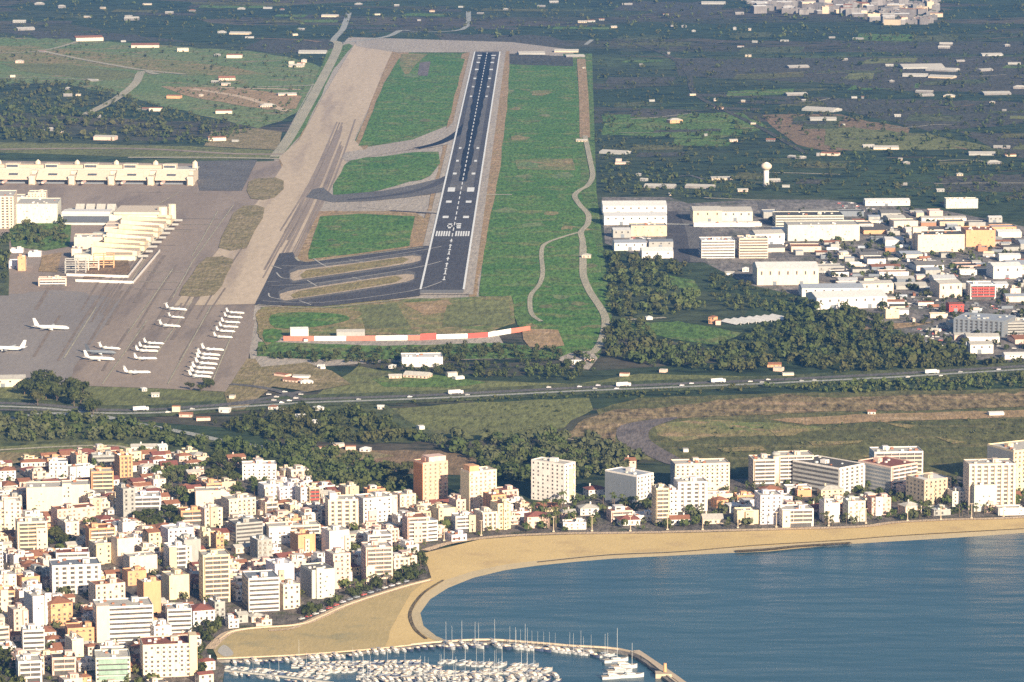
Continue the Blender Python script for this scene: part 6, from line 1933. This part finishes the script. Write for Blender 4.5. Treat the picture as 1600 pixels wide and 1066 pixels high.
NAVOID = [k for k in BLD]
WOODS = [
 ("pine_wood", [(-40, 126), (60, 126), (130, 130), (230, 160), (330, 188), (405, 203), (320, 226), (150, 222), (-40, 222)], 1000, (5, 8.5), 'leaf', "far pine wood beyond the terminal"),
 ("garden_trees", [(16, 350), (108, 346), (108, 384), (70, 390), (18, 384)], 60, (7, 10), 'leaf', "dark garden trees in front of the terminal"),
 ("roadside_trees", [(-40, 372), (14, 370), (14, 462), (-40, 462)], 45, (7, 10), 'leaf', "dark trees at the left edge beside the terminal"),
 ("tree_belt", [(-40, 655), (60, 652), (140, 650), (220, 666), (300, 684), (420, 700), (480, 690), (640, 745), (640, 772), (560, 768), (505, 762), (440, 732), (380, 720), (330, 708), (220, 690), (100, 688), (-40, 698)], 620, (5, 9), 'leaf2', "tree belt between the motorway and the town"),
 ("tree_belt", [(330, 668), (400, 650), (470, 640), (560, 642), (610, 662), (650, 690), (560, 694), (480, 696), (430, 690)], 330, (5, 9), 'leaf', "dark trees south of the motorway"),
 ("tree_belt", [(640, 690), (720, 684), (800, 690), (880, 684), (950, 696), (1000, 722), (980, 742), (900, 750), (820, 762), (770, 752), (740, 722), (680, 700)], 360, (6, 11), 'leaf2', "dark trees behind the apartment towers"),
 ("hedge_trees", [(395, 548), (520, 552), (640, 546), (780, 540), (900, 552), (940, 576), (900, 596), (760, 592), (640, 584), (540, 572), (470, 566), (400, 560)], 420, (4, 7), 'leaf', "bushy hedge below the blast fence"),
 ("pine_wood", [(948, 404), (980, 396), (1016, 402), (1060, 416), (1094, 436), (1050, 432), (1040, 452), (1096, 462), (1112, 484), (1050, 494), (970, 496), (950, 480)], 300, (6, 10), 'leaf', "pine wood beside the perimeter track"),
 ("pine_wood", [(946, 508), (990, 504), (1010, 516), (1040, 540), (1110, 552), (1170, 530), (1180, 514), (1240, 500), (1260, 470), (1330, 486), (1380, 508), (1410, 528), (1480, 545), (1530, 566), (1420, 584), (1280, 588), (1240, 570), (1160, 584), (1020, 574), (948, 560)], 850, (6, 11), 'leaf', "large pine wood by the motorway"),
 ("scrub_trees", [(1110, 420), (1180, 450), (1240, 462), (1250, 490), (1160, 490), (1110, 470)], 130, (4, 7), 'leaf', "loose trees below the cream warehouse"),
 ("shrubs", [(1180, 606), (1300, 601), (1460, 594), (1640, 584), (1640, 606), (1480, 612), (1330, 616), (1250, 610)], 320, (3, 6), 'leaf2', "shrubs on the seaward verge of the motorway"),
 ("shrubs", [(560, 634), (760, 622), (980, 612), (1180, 604), (1180, 612), (960, 624), (900, 622), (740, 630)], 110, (2, 4), 'leaf', "low hedge along the motorway"),
 ("shrubs", [(1440, 575), (1540, 568), (1640, 562), (1640, 572), (1450, 584)], 90, (4, 7), 'leaf', "trees on the landward verge of the motorway"),
 ("plain_trees", [(925, 50), (1100, 56), (1640, 50), (1640, 330), (1460, 320), (1300, 308), (1200, 300), (945, 300), (930, 220)], 2300, (3.5, 7), 'leaf', "scattered trees of the dark eastern plain"),
 ("plain_trees", [(-40, -30), (1640, -30), (1640, 60), (900, 62), (640, 58), (520, 64), (380, 50), (-40, 46)], 1900, (4, 8), 'leaf', "scattered trees of the far plain"),
 ("plain_trees", [(-40, 46), (380, 52), (520, 66), (480, 140), (400, 130), (230, 110), (100, 96), (-40, 100)], 330, (3, 6), 'leaf', "scattered trees of the green far fields"),
 ("plain_trees", [(240, 118), (480, 140), (450, 190), (400, 200), (300, 170)], 160, (3, 6), 'leaf', "scattered trees beside the taxiway"),
 ("plain_trees", [(928, 215), (1000, 262), (1180, 290), (1160, 312), (945, 305)], 160, (4, 7), 'leaf', "trees before the perimeter warehouses"),
 ("street_trees", TOWN, 330, (4, 7), 'leaf2', "street trees between the town houses"),
 ("street_trees", [(815, 832), (825, 790), (900, 775), (1000, 770), (1160, 760), (1290, 755), (1440, 745), (1640, 735), (1640, 800), (1500, 806), (1340, 820), (1000, 829)], 330, (4, 8), 'leaf2', "garden trees between the hotels"),
 ("street_trees", [(1190, 335), (1440, 330), (1640, 375), (1640, 545), (1500, 552), (1400, 500), (1290, 440)], 400, (4, 7.5), 'leaf', "trees between the industrial halls"),
 ("marsh_shrubs", [(1090, 664), (1640, 655), (1640, 740), (1450, 700), (1080, 722)], 240, (1.2, 2.6), 'leaf3', "low marsh bushes"),
 ("marsh_shrubs", [(600, 640), (900, 626), (880, 680), (760, 686), (640, 676)], 120, (1.2, 2.4), 'leaf3', "low bushes of the olive field"),
 ("promenade_trees", [(470, 956), (520, 940), (600, 908), (632, 890), (640, 864), (664, 866), (668, 902), (600, 920), (540, 940), (480, 966)], 110, (4, 7), 'leaf', "dark trees behind the curved promenade"),
 ("promenade_trees", [(296, 990), (345, 972), (334, 996), (318, 1014), (322, 1066), (306, 1066)], 50, (4, 7), 'leaf', "dark trees at the end of the promenade"),
 ("corner_trees", [(-40, 1024), (22, 1024), (28, 1066), (26, 1085), (-40, 1085)], 34, (6, 10), 'leaf', "dark trees at the photo's lower left corner"),
]
for nm, poly, n, (h0, h1), mat, lab in WOODS:
    pts = sample(poly, int(n * (1.0 if 'plain' not in nm else 1)), True, 1.2, RO)
    if not pts:
        continue
    N = len(pts)
    h = rng.uniform(h0, h1, N) * rng.choice([.55, .7, .85, 1.0, 1.1], N)
    rad = h * rng.choice([.22, .34, .42, .5, .62], N)
    c = np.array([(p.x, p.y, 0) for p in pts])
    c[:, 2] = h * .55
    far = pts[0].y > 4600 or 'shrub' in nm
    alt = {'leaf': 'leaf2', 'leaf2': 'leaf3', 'leaf3': 'leaf'}[mat]
    sel = np.array([math.sin(p.x * .013 + 1.7 * math.sin(p.y * .006)) + random.gauss(0, .7) > .55 for p in pts])
    for part_, mt in ((~sel, mat), (sel, alt)):
        if not part_.any():
            continue
        v = leaf_quads(c[part_], rad[part_], h[part_] * .95, 18 if far else 40, rng, .62 if far else .42)
        o = link(nm, mesh_np(nm, v, mt), None, 'stuff')
        tag(o, lab + (", the lighter green trees" if mt == alt else ""), "trees")

# single trees one can pick out
def make_tree(name, mat, h, K, seed, spread=.5):
    t = empty(name, (0, 0, 0))
    rg = np.random.default_rng(seed)
    m = MB()
    m.tube([(0, 0, 0), (.1 * h * .3, 0, h * .25), (.02 * h, .02 * h, h * .55)], [h * .035, h * .028, h * .015], 6)
    for k in range(4):
        a = rg.uniform(0, 6.28)
        m.tube([(0, 0, h * .3), (math.cos(a) * h * .16, math.sin(a) * h * .16, h * .5), (math.cos(a) * h * .26, math.sin(a) * h * .26, h * .66)], [h * .018, h * .012, h * .005], 5)
    m.obj("trunk", 'bark', t)
    nl = 6
    cen = np.array([(rg.normal() * h * spread * .38, rg.normal() * h * spread * .38, h * rg.uniform(.48, .78)) for _ in range(nl)])
    rad = rg.uniform(.55, .8, nl) * h * spread * .62
    v = leaf_quads(cen, rad, rad * 1.6, K // nl, rg, .34)
    link("crown", mesh_np("crown", v, mat), t)
    KIDS[t.name] = list(t.children)
    return t
def make_palm(name, h, seed):
    t = empty(name, (0, 0, 0))
    rg = np.random.default_rng(seed)
    MB().tube([(0, 0, 0), (.15, .1, h * .5), (.1, .2, h)], [.32, .22, .2], 6).obj("trunk", 'bark', t)
    m = MB()
    for k in range(16):
        a = k * 2.4 + rg.uniform(-.2, .2)
        el = rg.uniform(-.1, .9)
        L = rg.uniform(2.0, 2.8)
        d = Vector((math.cos(a), math.sin(a), 0))
        s_ = Vector((-d.y, d.x, 0))
        p0 = Vector((.1, .2, h))
        p1 = p0 + d * L * .5 + Vector((0, 0, el * .9))
        p2 = p0 + d * L + Vector((0, 0, el * .5 - 1.1))
        m.quad(p0, p1 + s_ * .42, p1 - s_ * .42)
        m.quad(p1 - s_ * .42, p1 + s_ * .42, p2)
    m.obj("crown", 'leaf2', t)
    KIDS[t.name] = list(t.children)
    return t
TP = {}
TREEKIND = {'pine': ("pine_tree", 'leaf', .55, "dark round-headed pine"), 'leafy': ("broadleaf_tree", 'leaf2', .5, "green leafy tree"), 'olive': ("olive_tree", 'leaf3', .5, "yellowish green tree"), 'palm': ("palm_tree", None, 0, "palm tree")}
def tree(kind, p, h, lab, group):
    key = (kind, random.randint(0, 2))
    if key not in TP:
        nm, mat, sp, _ = TREEKIND[kind]
        o = make_palm(nm, 8, len(TP)) if kind == 'palm' else make_tree(nm, mat, 10, 330, 40 + len(TP), sp)
        TP[key] = o
        o.location = p
        o.scale = (h / 10,) * 3 if kind != 'palm' else (h / 8,) * 3
    else:
        o = copy_thing(TP[key], p, random.uniform(0, 6.28), h / (10 if kind != 'palm' else 8))
    tag(o, lab, "palm" if kind == 'palm' else "tree", group)
GROVES = [
 ('pine', [(36, 612), (60, 596), (84, 594), (96, 600), (126, 606), (134, 622), (128, 640), (90, 636), (40, 636)], 34, (11, 16), "in the round clump beside the apron"),
 ('pine', [(286, 608), (300, 600), (326, 600), (334, 612), (310, 616)], 8, (7, 9), "in the small clump at the apron's lower edge"),
 ('pine', [(135, 640), (152, 636), (155, 652), (140, 656)], 6, (9, 12), "beside the road bridge"),
 ('pine', [(320, 716), (380, 716), (376, 764), (330, 766)], 22, (8, 11), "in the wood behind the large plain cream block"),
 ('olive', [(254, 746), (276, 746), (280, 782), (262, 784)], 6, (9, 12), "in the yellow-green group of the town park"),
 ('leafy', [(276, 756), (300, 756), (300, 792), (280, 792)], 9, (7, 10), "beside the yellow-green group of the town park"),
 ('leafy', [(358, 752), (418, 752), (412, 776), (360, 776)], 14, (7, 9), "behind the cream house group"),
 ('pine', [(208, 804), (282, 804), (282, 828), (218, 826)], 16, (7, 10), "in the dark park beside the yellow gabled house"),
 ('pine', [(78, 840), (102, 840), (106, 860), (80, 862)], 9, (7, 10), "in the street clump beside the pink terraces"),
 ('leafy', [(225, 740), (320, 725), (316, 760), (250, 745)], 18, (6, 9), "among the three villas"),
 ('pine', [(600, 738), (645, 736), (644, 770), (610, 772)], 12, (8, 12), "in the shadow behind the orange-sided tower"),
 ('palm', [(826, 800), (882, 790), (884, 826), (830, 828)], 22, (8, 12), "in front of the white balcony tower"),
 ('palm', [(940, 790), (1000, 786), (1000, 812), (945, 815)], 16, (8, 11), "in front of the dark grey-sided hotel"),
 ('leafy', [(1000, 790), (1024, 770), (1022, 812), (1004, 814)], 10, (7, 10), "in the shade beside the yellow-striped slab"),
 ('palm', [(1270, 816), (1345, 812), (1345, 822), (1290, 824)], 10, (6, 9), "along the beach before the pale arched block"),
 ('palm', [(1400, 806), (1560, 798), (1560, 806), (1410, 812)], 14, (6, 9), "along the eastern beach"),
 ('leafy', [(800, 700), (880, 700), (940, 720), (920, 745), (840, 735)], 22, (9, 13), "behind the white balcony tower"),
 ('palm', [(560, 930), (655, 898), (664, 872), (650, 866), (630, 895), (545, 928)], 14, (6, 9), "behind the curve of the promenade"),
]
for kind, poly, n, (h0, h1), where in GROVES:
    for i, p in enumerate(sorted(sample(poly, n, True, .8), key=lambda q: P(q.x, q.y)[0])):
        tree(kind, p, random.uniform(h0, h1), f"{ordinal(i + 1)} {TREEKIND[kind][3]} from the west {where}", f"{TREEKIND[kind][3]}s {where}")

# ================================================================== HAZE
hm = bpy.data.materials.new("haze")
hm.use_nodes = True
nt = hm.node_tree
nt.nodes.clear()
ho = nt.nodes.new("ShaderNodeOutputMaterial")
hv = nt.nodes.new("ShaderNodeVolumePrincipled")
hv.inputs['Color'].default_value = HAZE_COLOR
hv.inputs['Density'].default_value = HAZE_DENSITY
hv.inputs['Anisotropy'].default_value = 0.0
hv.inputs['Density Attribute'].default_value = ''
nt.links.new(hv.outputs[0], ho.inputs['Volume'])
M['haze'] = hm
o = MB().box(-9500, 9500, -300, 13000, -3.0, HC + 12).obj("haze", hm)
o['kind'] = 'stuff'
o['label'] = "pale blue air over the whole plain"
